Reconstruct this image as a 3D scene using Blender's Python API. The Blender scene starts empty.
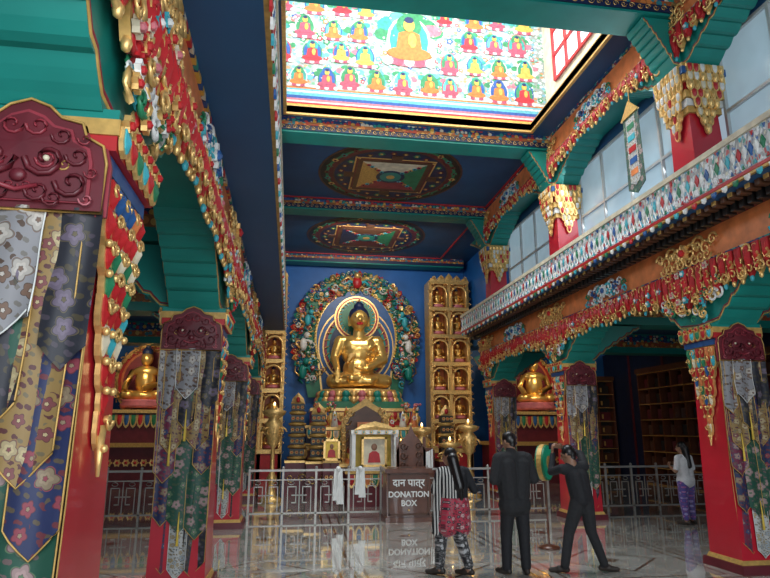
import bpy, math, random
import numpy as np
from mathutils import Vector, Matrix
random.seed(7)
V=Vector
XC=2.33
COLY=[2.9,7.4,11.9,16.4]
YE=16.95   # colonnades end here, chancel behind
# ---------------------------------------------------------------- materials
def newmat(name):
    m=bpy.data.materials.new(name); m.use_nodes=True
    nt=m.node_tree; b=nt.nodes['Principled BSDF']
    return m,nt,b
def plain(name,col,rough=.5,metal=0.,emit=None,es=0,var=.25,scale=6,coat=0):
    m,nt,b=newmat(name)
    b.inputs['Roughness'].default_value=rough; b.inputs['Metallic'].default_value=metal
    if coat: b.inputs['Coat Weight'].default_value=coat
    tc=nt.nodes.new('ShaderNodeTexCoord'); n=nt.nodes.new('ShaderNodeTexNoise'); n.inputs['Scale'].default_value=scale
    n.inputs['Detail'].default_value=3
    r=nt.nodes.new('ShaderNodeValToRGB')
    r.color_ramp.elements[0].position=.3; r.color_ramp.elements[1].position=.7
    r.color_ramp.elements[0].color=[c*(1-var) for c in col]+[1]
    r.color_ramp.elements[1].color=[min(1,c*(1+var*.5)) for c in col]+[1]
    nt.links.new(tc.outputs['Object'],n.inputs['Vector']); nt.links.new(n.outputs['Fac'],r.inputs['Fac'])
    nt.links.new(r.outputs['Color'],b.inputs['Base Color'])
    if emit:
        b.inputs['Emission Color'].default_value=(*emit,1); b.inputs['Emission Strength'].default_value=es
    return m
def mosaic(name,cols,scale=8,stretch=(1,1,1),rand=.3,rough=.5,metal=0,dist='EUCLIDEAN'):
    m,nt,b=newmat(name); b.inputs['Roughness'].default_value=rough; b.inputs['Metallic'].default_value=metal
    tc=nt.nodes.new('ShaderNodeTexCoord'); mp=nt.nodes.new('ShaderNodeMapping'); mp.inputs['Scale'].default_value=stretch
    v=nt.nodes.new('ShaderNodeTexVoronoi'); v.inputs['Scale'].default_value=scale; v.inputs['Randomness'].default_value=rand
    v.distance=dist
    s=nt.nodes.new('ShaderNodeSeparateColor'); r=nt.nodes.new('ShaderNodeValToRGB'); r.color_ramp.interpolation='CONSTANT'
    el=r.color_ramp.elements
    while len(el)<len(cols): el.new(.5)
    for i,c in enumerate(cols):
        el[i].position=i/len(cols); el[i].color=(*c,1)
    nt.links.new(tc.outputs['Object'],mp.inputs['Vector']); nt.links.new(mp.outputs[0],v.inputs['Vector'])
    nt.links.new(v.outputs['Color'],s.inputs[0]); nt.links.new(s.outputs[0],r.inputs['Fac'])
    d=nt.nodes.new('ShaderNodeMath'); d.operation='GREATER_THAN'; d.inputs[1].default_value=.52
    nt.links.new(v.outputs['Distance'],d.inputs[0])
    mx=nt.nodes.new('ShaderNodeMix'); mx.data_type='RGBA'
    nt.links.new(d.outputs[0],mx.inputs[0]); nt.links.new(r.outputs['Color'],mx.inputs[6]); mx.inputs[7].default_value=(*[c*.5 for c in cols[0]],1)
    nt.links.new(mx.outputs[2],b.inputs['Base Color'])
    return m
def brocade(name,base,motif,accent,scale=9,rough=.55,petals=2.5):
    """woven flowers: every 2-D cell centre carries a round-petalled flower in one of two colourways, leaves and sprigs between"""
    m,nt,b=newmat(name); b.inputs['Roughness'].default_value=rough; b.inputs['Sheen Weight'].default_value=.2
    N=nt.nodes; L=nt.links
    tc=N.new('ShaderNodeTexCoord'); sp=N.new('ShaderNodeSeparateXYZ'); L.new(tc.outputs['Object'],sp.inputs[0])
    ad=N.new('ShaderNodeMath'); ad.operation='ADD'; L.new(sp.outputs[0],ad.inputs[0]); L.new(sp.outputs[1],ad.inputs[1])
    cb=N.new('ShaderNodeCombineXYZ'); L.new(ad.outputs[0],cb.inputs[0]); L.new(sp.outputs[2],cb.inputs[1])
    def ramp(fac,seq):
        r=N.new('ShaderNodeValToRGB'); r.color_ramp.interpolation='CONSTANT'; el=r.color_ramp.elements
        while len(el)<len(seq): el.new(.5)
        for i,(p,c) in enumerate(seq): el[i].position=p; el[i].color=(*c[:3],1)
        L.new(fac,r.inputs['Fac']); return r.outputs[0]
    def cell(sc,pet,amp):
        v=N.new('ShaderNodeTexVoronoi'); v.voronoi_dimensions='2D'; v.inputs['Scale'].default_value=sc; v.inputs['Randomness'].default_value=.85
        L.new(cb.outputs[0],v.inputs['Vector'])
        sub=N.new('ShaderNodeVectorMath'); sub.operation='SUBTRACT'; L.new(cb.outputs[0],sub.inputs[0]); L.new(v.outputs['Position'],sub.inputs[1])
        s2=N.new('ShaderNodeSeparateXYZ'); L.new(sub.outputs[0],s2.inputs[0])
        at=N.new('ShaderNodeMath'); at.operation='ARCTAN2'; L.new(s2.outputs[1],at.inputs[0]); L.new(s2.outputs[0],at.inputs[1])
        sc3=N.new('ShaderNodeSeparateColor'); L.new(v.outputs['Color'],sc3.inputs[0])
        mu=N.new('ShaderNodeMath'); mu.operation='MULTIPLY_ADD'; mu.inputs[1].default_value=pet; L.new(at.outputs[0],mu.inputs[0]); L.new(sc3.outputs[1],mu.inputs[2])
        co=N.new('ShaderNodeMath'); co.operation='COSINE'; L.new(mu.outputs[0],co.inputs[0])
        ab=N.new('ShaderNodeMath'); ab.operation='ABSOLUTE'; L.new(co.outputs[0],ab.inputs[0])
        m2=N.new('ShaderNodeMath'); m2.operation='MULTIPLY_ADD'; m2.inputs[1].default_value=-amp; m2.inputs[2].default_value=1.+amp; L.new(ab.outputs[0],m2.inputs[0])
        m3=N.new('ShaderNodeMath'); m3.operation='MULTIPLY'; L.new(v.outputs['Distance'],m3.inputs[0]); L.new(m2.outputs[0],m3.inputs[1])
        return m3.outputs[0],sc3.outputs[0]
    def mix(f,a,bb):
        mx=N.new('ShaderNodeMix'); mx.data_type='RGBA'; L.new(f,mx.inputs[0]); L.new(a,mx.inputs[6]); L.new(bb,mx.inputs[7]); return mx.outputs[2]
    def gt(f,t):
        g=N.new('ShaderNodeMath'); g.operation='GREATER_THAN'; g.inputs[1].default_value=t; L.new(f,g.inputs[0]); return g.outputs[0]
    dk=[c*.4 for c in motif]; lt=[min(1,c*1.25) for c in motif]; da=[c*.5 for c in accent]
    d1,r1=cell(scale,petals,.45)
    cA=ramp(d1,[(0,accent),(.08,dk),(.1,lt),(.2,motif),(.33,dk),(.36,accent),(.39,base)])
    cB=ramp(d1,[(0,lt),(.07,da),(.09,accent),(.24,da),(.27,base)])
    c1=mix(gt(r1,.5),cA,cB)
    d2,r2=cell(scale*2.7,1,.9)
    c2=mix(gt(r2,.5),ramp(d2,[(0,dk),(.32,base)]),ramp(d2,[(0,da),(.4,base)]))
    L.new(mix(gt(d1,.42),c1,c2),b.inputs['Base Color'])
    return m
def stripes(name,c1,c2,scale=20,axis='X'):
    m,nt,b=newmat(name); b.inputs['Roughness'].default_value=.8
    tc=nt.nodes.new('ShaderNodeTexCoord'); w=nt.nodes.new('ShaderNodeTexWave'); w.bands_direction=axis
    w.inputs['Scale'].default_value=scale; w.inputs['Distortion'].default_value=1.0; w.inputs['Detail Scale'].default_value=.6
    r=nt.nodes.new('ShaderNodeValToRGB'); r.color_ramp.interpolation='CONSTANT'
    r.color_ramp.elements[0].color=(*c1,1); r.color_ramp.elements[1].color=(*c2,1); r.color_ramp.elements[1].position=.55
    nt.links.new(tc.outputs['Object'],w.inputs['Vector']); nt.links.new(w.outputs['Fac'],r.inputs['Fac']); nt.links.new(r.outputs['Color'],b.inputs['Base Color'])
    return m
C=dict(red=(.48,.018,.022),maroon=(.13,.014,.022),teal=(.008,.23,.19),orange=(.72,.22,.07),gold=(.85,.5,.1),
  blue=(.02,.1,.3),navy=(.01,.02,.07),white=(.76,.76,.73),cyan=(.05,.42,.5),pink=(.6,.17,.2),green=(.02,.2,.09),dark=(.015,.013,.012),cream=(.7,.62,.45),brown=(.1,.04,.02),rose=(.28,.03,.045))
M={}
for k in ('red','maroon','orange','blue','navy','white','cyan','pink','green','dark','cream','brown','rose'):
    M[k]=plain(k+'_paint',C[k],.42)
# pigments of the wall painting in the light well (matt, darkened to keep the skylight from clipping)
for k,cc in dict(red=(.42,.02,.03),orange=(.5,.15,.03),yellow=(.5,.34,.06),blue=(.02,.08,.28),cyan=(.1,.36,.42),pink=(.45,.14,.18),green=(.03,.2,.08),teal=(.03,.26,.22),rose=(.35,.06,.1),white=(.5,.5,.48),navy=(.01,.02,.08)).items():
    M['m_'+k]=plain('mural_pigment_'+k,cc,.8,var=.3,scale=14)
M['teal']=plain('teal_paint',C['teal'],.38,var=.15,scale=2)
M['redcol']=plain('column_red_lacquer',(.52,.012,.028),.3,var=.15,scale=2,coat=.3)
M['gold']=plain('gold_leaf',(.88,.56,.2),.35,.55,scale=20)
M['goldp']=plain('gold_paint',(.6,.36,.1),.45,.2,scale=20)
M['goldst']=plain('statue_gold',(.92,.58,.17),.28,.75,scale=3,var=.1)
M['yellow']=plain('yellow_paint',(.8,.55,.08),.5)
M['soffit']=plain('soffit_blue',(.015,.09,.22),.5,scale=1.5,var=.1)
M['ceil']=plain('ceiling_blue',(.016,.08,.19),.5,scale=1.5,var=.15)
M['bluewall']=plain('blue_wall_paint',(.01,.12,.42),.5,scale=1)
M['skin']=plain('skin',(.3,.15,.09),.5,var=.1)
M['hair']=plain('black_hair',(.008,.006,.006),.35,var=.3,scale=40)
M['cloth_black']=plain('black_cloth',(.012,.012,.015),.8,scale=30)
M['cloth_char']=plain('charcoal_cloth',(.018,.018,.02),.85,scale=30)
M['cloth_white']=plain('white_cloth',(.7,.7,.72),.8,scale=30,var=.1)
M['sandal']=plain('shoe_leather',(.03,.02,.015),.5)
M['wood']=plain('varnished_wood',(.13,.04,.018),.3,scale=12,coat=.4)
M['metal']=plain('window_frame_metal',(.55,.56,.55),.35,.3,var=.1)
M['rail']=plain('railing_metal',(.38,.36,.33),.4,.4,var=.2)
M['silk']=plain('white_silk',(.85,.85,.82),.5,var=.1)
M['glow']=plain('daylit_glass',(.25,.33,.38),.15,emit=(.5,.7,.82),es=.36,var=.5,scale=.9)
M['glowhi']=plain('daylit_glass_high',(.8,.85,.9),.3,emit=(.85,.95,1),es=1.3,var=.05)
M['lamp']=plain('butter_lamp_flame',(1,.7,.3),.5,emit=(1,.6,.2),es=8)
M['emerald']=plain('emerald_drum_skin',(.01,.45,.25),.35,var=.1)
M['cornice']=mosaic('cornice_painting',[(.75,.75,.76),(.2,.45,.55),(.75,.75,.75),(.5,.1,.1),(.72,.74,.76),(.1,.35,.28),(.7,.65,.5),(.05,.15,.4)],16,(1,1,1.0),.8)
M['band']=mosaic('painted_band',[(.02,.08,.25),(.6,.34,.06),(.45,.03,.03),(.02,.25,.2),(.6,.55,.42)],11,(1,1,1),.5)
M['bandor']=mosaic('orange_gold_band',[(.6,.2,.05),(.65,.4,.1),(.4,.05,.03),(.03,.2,.25)],10,(1,1,1),.7)
M['muralbg']=mosaic('mural_sky',[(.42,.5,.47),(.2,.42,.36),(.46,.5,.42),(.4,.5,.52),(.08,.26,.12),(.4,.2,.08),(.5,.52,.48),(.12,.3,.4)],11,(1,1,1.3),.95)
M['br_grey']=brocade('brocade_grey',(.24,.23,.24),(.38,.34,.3),(.16,.09,.06),7)
M['br_blk']=brocade('brocade_black',(.012,.012,.02),(.12,.09,.13),(.1,.075,.035),7)
M['br_tan']=brocade('brocade_tan',(.26,.16,.05),(.36,.28,.15),(.18,.05,.05),9)
M['br_grn']=brocade('brocade_green',(.006,.065,.038),(.3,.2,.19),(.09,.16,.08),7)
M['br_red']=brocade('brocade_maroon',(.15,.014,.045),(.28,.18,.16),(.04,.06,.15),8)
M['br_wht']=brocade('brocade_white',(.46,.46,.44),(.27,.3,.32),(.36,.27,.14),12)
M['br_navy']=brocade('brocade_navy',(.012,.02,.08),(.22,.16,.1),(.24,.04,.06),8)
M['pants']=brocade('printed_trousers',(.01,.01,.012),(.4,.4,.4),(.28,.26,.26),18)
M['kurta']=brocade('printed_kurta',(.4,.02,.05),(.5,.28,.28),(.02,.02,.03),14)
M['purple']=brocade('purple_trousers',(.08,.06,.3),(.3,.3,.55),(.4,.1,.3),16)
M['shawl']=stripes('striped_shawl',(.01,.01,.012),(.55,.53,.5),9,'X')
def floor_mat():
    m,nt,b=newmat('polished_marble'); N=nt.nodes; L=nt.links
    tc=N.new('ShaderNodeTexCoord'); sp=N.new('ShaderNodeSeparateXYZ'); L.new(tc.outputs['Object'],sp.inputs[0])
    def ma(op,a,bb=None):
        n=N.new('ShaderNodeMath'); n.operation=op
        if isinstance(a,(int,float)): n.inputs[0].default_value=a
        else: L.new(a,n.inputs[0])
        if bb is not None:
            if isinstance(bb,(int,float)): n.inputs[1].default_value=bb
            else: L.new(bb,n.inputs[1])
        return n.outputs[0]
    P=2.313
    fx=ma('ABSOLUTE',ma('SUBTRACT',ma('FRACT',ma('DIVIDE',ma('ADD',sp.outputs[0],20.),P)),.5))
    fy=ma('ABSOLUTE',ma('SUBTRACT',ma('FRACT',ma('DIVIDE',ma('ADD',sp.outputs[1],20.),2.25)),.5))
    mxx=ma('MAXIMUM',fx,fy); sm=ma('ADD',fx,fy)
    def inr(v,a,bb): return ma('MULTIPLY',ma('GREATER_THAN',v,a),ma('LESS_THAN',v,bb))
    brown=ma('MAXIMUM',ma('MAXIMUM',inr(mxx,.425,.44),inr(sm,.28,.305)),ma('MAXIMUM',inr(sm,0,.07),inr(mxx,.49,.5)))
    no=N.new('ShaderNodeTexNoise'); no.inputs['Scale'].default_value=2.2; no.inputs['Detail'].default_value=8; no.inputs['Distortion'].default_value=1.5
    L.new(tc.outputs['Object'],no.inputs['Vector'])
    r=N.new('ShaderNodeValToRGB'); r.color_ramp.elements[0].position=.35; r.color_ramp.elements[1].position=.65
    r.color_ramp.elements[0].color=(.38,.36,.31,1); r.color_ramp.elements[1].color=(.56,.54,.48,1); L.new(no.outputs['Fac'],r.inputs['Fac'])
    mx=N.new('ShaderNodeMix'); mx.data_type='RGBA'; L.new(brown,mx.inputs[0]); L.new(r.outputs[0],mx.inputs[6]); mx.inputs[7].default_value=(.19,.12,.08,1)
    L.new(mx.outputs[2],b.inputs['Base Color']); b.inputs['Roughness'].default_value=.06; b.inputs['Coat Weight'].default_value=1.; b.inputs['Coat Roughness'].default_value=.03; b.inputs['Coat IOR'].default_value=1.7
    return m
M['floor']=floor_mat()
# ---------------------------------------------------------------- mesh builder
class MB:
    def __init__(s): s.v=[];s.f=[];s.m=[];s.s=[];s.mats=[]
    def mi(s,k):
        mat=M[k]
        if mat not in s.mats: s.mats.append(mat)
        return s.mats.index(mat)
    def add(s,vs,fs,k,sm=False):
        o=len(s.v); s.v.extend([tuple(x) for x in vs]); i=s.mi(k)
        for f in fs: s.f.append([a+o for a in f]); s.m.append(i); s.s.append(sm)
    def box(s,x0,x1,y0,y1,z0,z1,k):
        if x0>x1:x0,x1=x1,x0
        if y0>y1:y0,y1=y1,y0
        vs=[(x,y,z) for z in(z0,z1) for y in(y0,y1) for x in(x0,x1)]
        s.add(vs,[(0,2,3,1),(4,5,7,6),(0,1,5,4),(2,6,7,3),(0,4,6,2),(1,3,7,5)],k)
    def frust(s,cx,cy,z0,z1,w0,d0,w1,d1,k):
        vs=[(cx+a*w/2,cy+b*d/2,z) for z,w,d in((z0,w0,d0),(z1,w1,d1)) for b in(-1,1) for a in(-1,1)]
        s.add(vs,[(0,2,3,1),(4,5,7,6),(0,1,5,4),(2,6,7,3),(0,4,6,2),(1,3,7,5)],k)
    def lathe(s,prof,c,k,seg=16,sm=True):
        vs=[];fs=[]
        for r,z in prof:
            for i in range(seg):
                a=2*math.pi*i/seg; vs.append((c[0]+r*math.cos(a),c[1]+r*math.sin(a),c[2]+z))
        for j in range(len(prof)-1):
            for i in range(seg):
                i2=(i+1)%seg; fs.append((j*seg+i,j*seg+i2,(j+1)*seg+i2,(j+1)*seg+i))
        fs.append(tuple(range(seg))[::-1]); fs.append(tuple((len(prof)-1)*seg+i for i in range(seg)))
        s.add(vs,fs,k,sm)
    def ell(s,c,r,k,seg=10,rings=6,rot=None):
        if isinstance(r,(int,float)): r=(r,r,r)
        vs=[(0,0,1)]
        for j in range(1,rings):
            p=math.pi*j/rings
            for i in range(seg):
                a=2*math.pi*i/seg; vs.append((math.sin(p)*math.cos(a),math.sin(p)*math.sin(a),math.cos(p)))
        vs.append((0,0,-1))
        out=[]
        for x in vs:
            q=V((x[0]*r[0],x[1]*r[1],x[2]*r[2]))
            if rot is not None: q=rot@q
            out.append(q+V(c))
        fs=[(0,1+i,1+(i+1)%seg) for i in range(seg)]
        for j in range(rings-2):
            for i in range(seg):
                a=1+j*seg+i;b=1+j*seg+(i+1)%seg; fs.append((a,a+seg,b+seg,b))
        n=len(vs)-1; o=1+(rings-2)*seg
        fs+=[(n,o+(i+1)%seg,o+i) for i in range(seg)]
        s.add(out,fs,k,True)
    def tube(s,pts,r,k,sides=5):
        pts=[V(p) for p in pts]; n=len(pts); vs=[];fs=[]
        for i,p in enumerate(pts):
            t=(pts[min(i+1,n-1)]-pts[max(i-1,0)])
            if t.length<1e-9: t=V((0,0,1))
            t.normalize(); up=V((0,0,1)) if abs(t.z)<.9 else V((1,0,0))
            a=t.cross(up).normalized(); b=t.cross(a); rr=r[i] if isinstance(r,(list,tuple)) else r
            for j in range(sides):
                w=2*math.pi*j/sides; vs.append(p+a*rr*math.cos(w)+b*rr*math.sin(w))
        for i in range(n-1):
            for j in range(sides):
                j2=(j+1)%sides; fs.append((i*sides+j,i*sides+j2,(i+1)*sides+j2,(i+1)*sides+j))
        fs.append(tuple(range(sides))); fs.append(tuple((n-1)*sides+j for j in range(sides))[::-1])
        s.add(vs,fs,k,True)
    def prism(s,poly,O,U,W,N,t,k,dome=0):
        O,U,W,N=V(O),V(U),V(W),V(N); n=len(poly)
        back=[O+U*a+W*b for a,b in poly]; front=[p+N*t for p in back]
        cu=sum(a for a,b in poly)/n; cv=sum(b for a,b in poly)/n
        c=O+U*cu+W*cv+N*(t+dome)
        fs=[(i,(i+1)%n,n+(i+1)%n,n+i) for i in range(n)]+[(n+i,n+(i+1)%n,2*n) for i in range(n)]
        s.add(back+front+[c],fs,k)
    def flat(s,poly,O,U,W,N,t,k):
        O,U,W,N=V(O),V(U),V(W),V(N); n=len(poly)
        back=[O+U*a+W*b for a,b in poly]; front=[p+N*t for p in back]
        s.add(back+front,[(i,(i+1)%n,n+(i+1)%n,n+i) for i in range(n)]+[tuple(range(n,2*n)),tuple(range(n))[::-1]],k)
    def rosette(s,O,U,W,N,r,k1,k2,t=.02,n=6):
        poly=[]
        for i in range(2*n):
            a=math.pi*i/n; q=r if i%2==0 else r*.68; poly.append((q*math.cos(a),q*math.sin(a)))
        s.prism(poly,O,U,W,N,t,k1,-t*.3)
        s.prism([(r*.42*math.cos(a),r*.42*math.sin(a)) for a in [i*math.pi/3 for i in range(6)]],V(O)+V(N)*t*.4,U,W,N,t,k2,r*.2)
    def lappet(s,O,U,W,N,w,h,k,t=.02,rim=None):
        def P(w,h): return [(-w/2,0),(w/2,0),(w/2,-h*.55),(w*.34,-h*.82),(0,-h),(-w*.34,-h*.82),(-w/2,-h*.55)]
        if rim: s.prism(P(w,h),O,U,W,N,t,rim); s.prism(P(w*.68,h*.82),O,U,W,N,t*1.3,k,t*.8)
        else: s.prism(P(w,h),O,U,W,N,t,k,t*.6)
    def scroll(s,O,U,W,N,R,k,flip=1,a0=0,turns=1.3,th=.16):
        pts=[];rs=[]; n=12
        for i in range(n+1):
            f=i/n; a=a0+flip*turns*2*math.pi*f; q=R*(1-.85*f)
            pts.append(V(O)+V(U)*q*math.cos(a)+V(W)*q*math.sin(a)+V(N)*(R*.15)); rs.append(R*th*(1.1-.5*f))
        s.tube(pts,rs,k,4)
    def build(s,name,parent=None,loc=(0,0,0)):
        me=bpy.data.meshes.new(name); me.from_pydata(s.v,[],s.f); me.update()
        for m in s.mats: me.materials.append(m)
        me.polygons.foreach_set('material_index',s.m); me.polygons.foreach_set('use_smooth',s.s); me.update()
        o=bpy.data.objects.new(name,me); bpy.context.collection.objects.link(o); o.location=loc
        if parent: o.parent=parent
        return o
def empty(name,loc=(0,0,0)):
    e=bpy.data.objects.new(name,None); e.location=loc; bpy.context.collection.objects.link(e); return e
UX,UY,UZ=V((1,0,0)),V((0,1,0)),V((0,0,1))
def sx(side,d): return XC+side*d
# ---------------------------------------------------------------- shell
mb=MB(); mb.box(-8.2,13.4,-3,23.2,-.2,0,'floor'); mb.build('floor')
mb=MB(); mb.box(-8,13,22.45,22.7,0,8.2,'bluewall'); mb.build('wall_back')
for nm,x in(('wall_left',-7.6),('wall_right',12.4)):
    mb=MB(); mb.box(x-.1,x+.1,-3,22.6,0,4.6,'navy')
    for i in range(12):
        y=-2+i*2.05; mb.box(x+(.1 if x<0 else -.1)-.02,x+(.1 if x<0 else -.1)+.02,y,y+.12,0,4.4,'maroon')
    mb.build(nm)
mb=MB(); x0,x1=-1.75,6.4; wx0,wx1,wy0,wy1=-.3,5.0,7.65,11.4
mb.box(x0,x1,-3,wy0,8.1,8.25,'ceil'); mb.box(x0,x1,wy1,22.6,8.1,8.25,'ceil')
mb.box(x0,wx0,wy0,wy1,8.1,8.25,'ceil'); mb.box(wx1,x1,wy0,wy1,8.1,8.25,'ceil')
mb.box(x0-.8,x0,YE,22.6,8.1,8.25,'ceil'); mb.box(x1,x1+.8,YE,22.6,8.1,8.25,'ceil')
mb.build('ceiling')
mb=MB()
for (a,b,c,d) in((wx0-.06,wx1+.06,wy1,wy1+.06),(wx0-.06,wx1+.06,wy0-.06,wy0),(wx0-.06,wx0,wy0,wy1),(wx1,wx1+.06,wy0,wy1)):
    mb.box(a,b,c,d,8.06,8.27,'goldp')
mb.build('trim_skylight_opening')
for i,y in enumerate(COLY+[21.9]):
    mb=MB(); mb.box(x0,x1,y-.27,y+.27,7.78,8.1 if y>20 else 8.12,'teal')
    for sg in(-1,1):
        mb.box(x0,x1,y+sg*.275,y+sg*.295,8.0,8.1,'band'); mb.box(x0,x1,y+sg*.275,y+sg*.31,7.93,8.0,'bandor'); mb.box(x0,x1,y+sg*.275,y+sg*.3,7.82,7.93,'navy')
    k=0; x=x0+.2
    while x<x1:
        if i in(1,2,3): mb.scroll((x,y-.3,7.875),UX,UZ,-UY,.05,'gold',1 if k%2 else -1)
        x+=.13; k+=1
    mb.build('ceiling_beam')
mb=MB()
for a,b in((12.25,16.05),(16.75,21.55)):
    for xa,xb,c,d in((-.9,5.5,a,a+.05),(-.9,5.5,b-.05,b),(-.9,-.85,a,b),(5.45,5.5,a,b)):
        mb.box(xa,xb,c,d,8.07,8.1,'red')
mb.build('trim_ceiling_panels')
def mandala(cy,r,mute):
    mb=MB(); c=V((XC,cy,8.098)); dn=V((0,0,-1))
    def disc(r,k,t,n=40): mb.flat([(r*math.cos(2*math.pi*i/n),r*math.sin(2*math.pi*i/n)) for i in range(n)],c,UX,UY,dn,t,k)
    disc(r,'brown',.01); disc(r*.97,'dark',.014); disc(r*.9,'green',.018);disc(r*.86,'maroon',.022); disc(r*.8,'brown',.026);disc(r*.78,'navy',.03)
    for i in range(28):
        a=2*math.pi*i/28; mb.rosette(c+V((math.cos(a),math.sin(a),0))*r*.88+dn*.018,UX,UY,dn,r*.05,('goldp','teal','brown','green')[i%4],'maroon',.008)
        a+=.13; mb.rosette(c+V((math.cos(a),math.sin(a),0))*r*.7+dn*.03,UX,UY,dn,r*.05,('brown','green','maroon')[i%3],'goldp',.008)
    def sq(h,k,t): mb.flat([(-h,-h),(h,-h),(h,h),(-h,h)],c,UX,UY,dn,t,k)
    sq(r*.54,'goldp',.04); sq(r*.52,'maroon',.042); sq(r*.49,'brown',.044)
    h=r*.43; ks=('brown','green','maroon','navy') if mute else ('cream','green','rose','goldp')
    for k,p in((ks[0],[(-h,-h),(h,-h),(0,0)]),(ks[1],[(h,-h),(h,h),(0,0)]),(ks[2],[(h,h),(-h,h),(0,0)]),(ks[3],[(-h,h),(-h,-h),(0,0)])):
        mb.flat(p,c,UX,UY,dn,.05,k)
    disc(r*.2,'navy',.056,20); disc(r*.15,'teal',.06,16); disc(r*.06,'goldp',.066,10)
    for a in range(4):
        d=V((math.cos(a*math.pi/2),math.sin(a*math.pi/2),0)); mb.box(c.x+d.x*r*.58-.13,c.x+d.x*r*.58+.13,c.y+d.y*r*.58-.13,c.y+d.y*r*.58+.13,8.04,8.08,'brown')
        for i in range(5): mb.rosette(c+V((math.cos(a*math.pi/2+.78),math.sin(a*math.pi/2+.78),0))*r*(.2+.07*i)+dn*.05,UX,UY,dn,r*.035,('cyan','red','goldp')[i%3],'navy',.01)
    mb.build('mandala_painting')
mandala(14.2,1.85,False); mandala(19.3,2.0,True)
# ---------------------------------------------------------------- light well
mb=MB(); wz=11.6
mb.box(-1.1,5.75,11.62,11.8,8.25,wz,'cream'); mb.box(5.55,5.75,7.4,11.62,8.25,wz,'cream'); mb.box(-1.1,-.95,7.4,11.62,8.25,wz,'cream'); mb.box(-1.1,5.75,7.25,7.4,8.25,wz,'cream')
mb.build('wall_skylight_well')
mb=MB(); X0,X1,Z0,Z1=-.9,5.5,8.3,11.5; Y=11.6
mb.box(X0,X1,Y-.01,Y+.018,Z0,Z1,'muralbg')
zz=Z0
for k,h in(('white',.05),('yellow',.06),('red',.04),('white',.04),('pink',.05),('blue',.07),('cyan',.07),('white',.05),('cyan',.04),('orange',.04),('white',.05)):
    mb.box(X0,X1,Y-.02,Y-.01,zz,zz+h,'m_'+k); zz+=h
lay=[0]
def mfig(x,z,s,big=False):
    kk=random.choice; lay[0]+=1; e=(lay[0]%3)*.0007; cnt=[0]
    def disc(cx,cz,rx,rz,k,t,n=16):
        cnt[0]+=1; mb.flat([(rx*math.cos(2*math.pi*i/n),rz*math.sin(2*math.pi*i/n)) for i in range(n)],(cx,Y-.01,cz),UX,UZ,-UY,t+e+cnt[0]*.0002,'m_'+k)
    robe='orange' if big else kk(('orange','red','orange','rose','yellow'))
    for q in range(5 if not big else 11):
        a=random.uniform(-.2,3.3); disc(x+s*.5*math.cos(a),z+s*.48*math.sin(a),s*random.uniform(.14,.24),s*.13,kk(('green','teal','cyan','white','green','pink')),.002,10)
    disc(x,z-s*.02,s*.42,s*.53,kk(('green','cyan','blue','rose','white','teal')),.006); disc(x,z-s*.02,s*.37,s*.47,kk(('green','cyan','blue','teal')),.008)
    disc(x,z+s*.3,s*.24,s*.25,kk(('green','teal','green','blue')),.012)
    disc(x,z-s*.45,s*.48,s*.12,'pink',.012)
    for q in range(5): disc(x+(q-2)*s*.2,z-s*.47,s*.1,s*.1,('white','rose')[q%2],.014,8)
    disc(x,z-s*.3,s*.42,s*.14,robe,.016)
    mb.flat([(-.25*s,-.3*s),(.25*s,-.3*s),(.2*s,.12*s),(.06*s,.18*s),(-.06*s,.18*s),(-.2*s,.12*s)],(x,Y-.01,z),UX,UZ,-UY,.022,'m_'+robe)
    disc(x+s*.06,z-s*.02,s*.08,s*.16,'yellow',.024,10); disc(x,z+s*.3,s*.11,s*.14,'yellow',.024,12); disc(x,z+s*.41,s*.09,s*.07,'navy',.026,10)
for i in range(300):
    x=random.uniform(X0+.1,X1-.1); z=random.uniform(8.9,11.4)
    mb.rosette((x,Y-.0105-(i%7)*.0002,z),UX,UZ,-UY,random.uniform(.04,.1),'m_'+random.choice(('green','cyan','orange','white','blue','red','white','green')),'m_white',.001,5)
for r_,zr in enumerate((9.1,9.68,10.28,10.9)):
    n_=(11,10,10,10)[r_]
    for c_ in range(n_):
        x=X0+.3+c_*(6.1/n_)+(.15 if r_%2 else 0)
        if abs(x-2.33)<.85 and zr>9.5 or x>X1-.2: continue
        mfig(x+random.uniform(-.06,.06),zr+random.uniform(-.05,.05),random.uniform(.44,.54))
mfig(2.33,10.2,1.2,True)
mb.build('buddha_mural')
def window(name,x,y0,y1,z0,z1,nx,frame,pane,ny=3,nz=2,fw=.05):
    mb=MB(); mb.box(x,x-nx*.02,y0,y1,z0,z1,pane)
    for i in range(ny+1):
        y=y0+(y1-y0)*i/ny; mb.box(x-nx*.0,x+nx*.05,y-fw/2,y+fw/2,z0,z1,frame)
    for i in range(nz+1):
        z=z0+(z1-z0)*i/nz; mb.box(x,x+nx*.045,y0,y1,z-fw/2,z+fw/2,frame)
    mb.build(name)
window('window_1',5.53,8.2,11.1,9.2,11.0,-1,'red','glowhi',5,3,.07)
window('window_2',-.92,8.2,11.1,9.2,11.0,1,'red','glowhi',5,3,.07)
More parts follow.
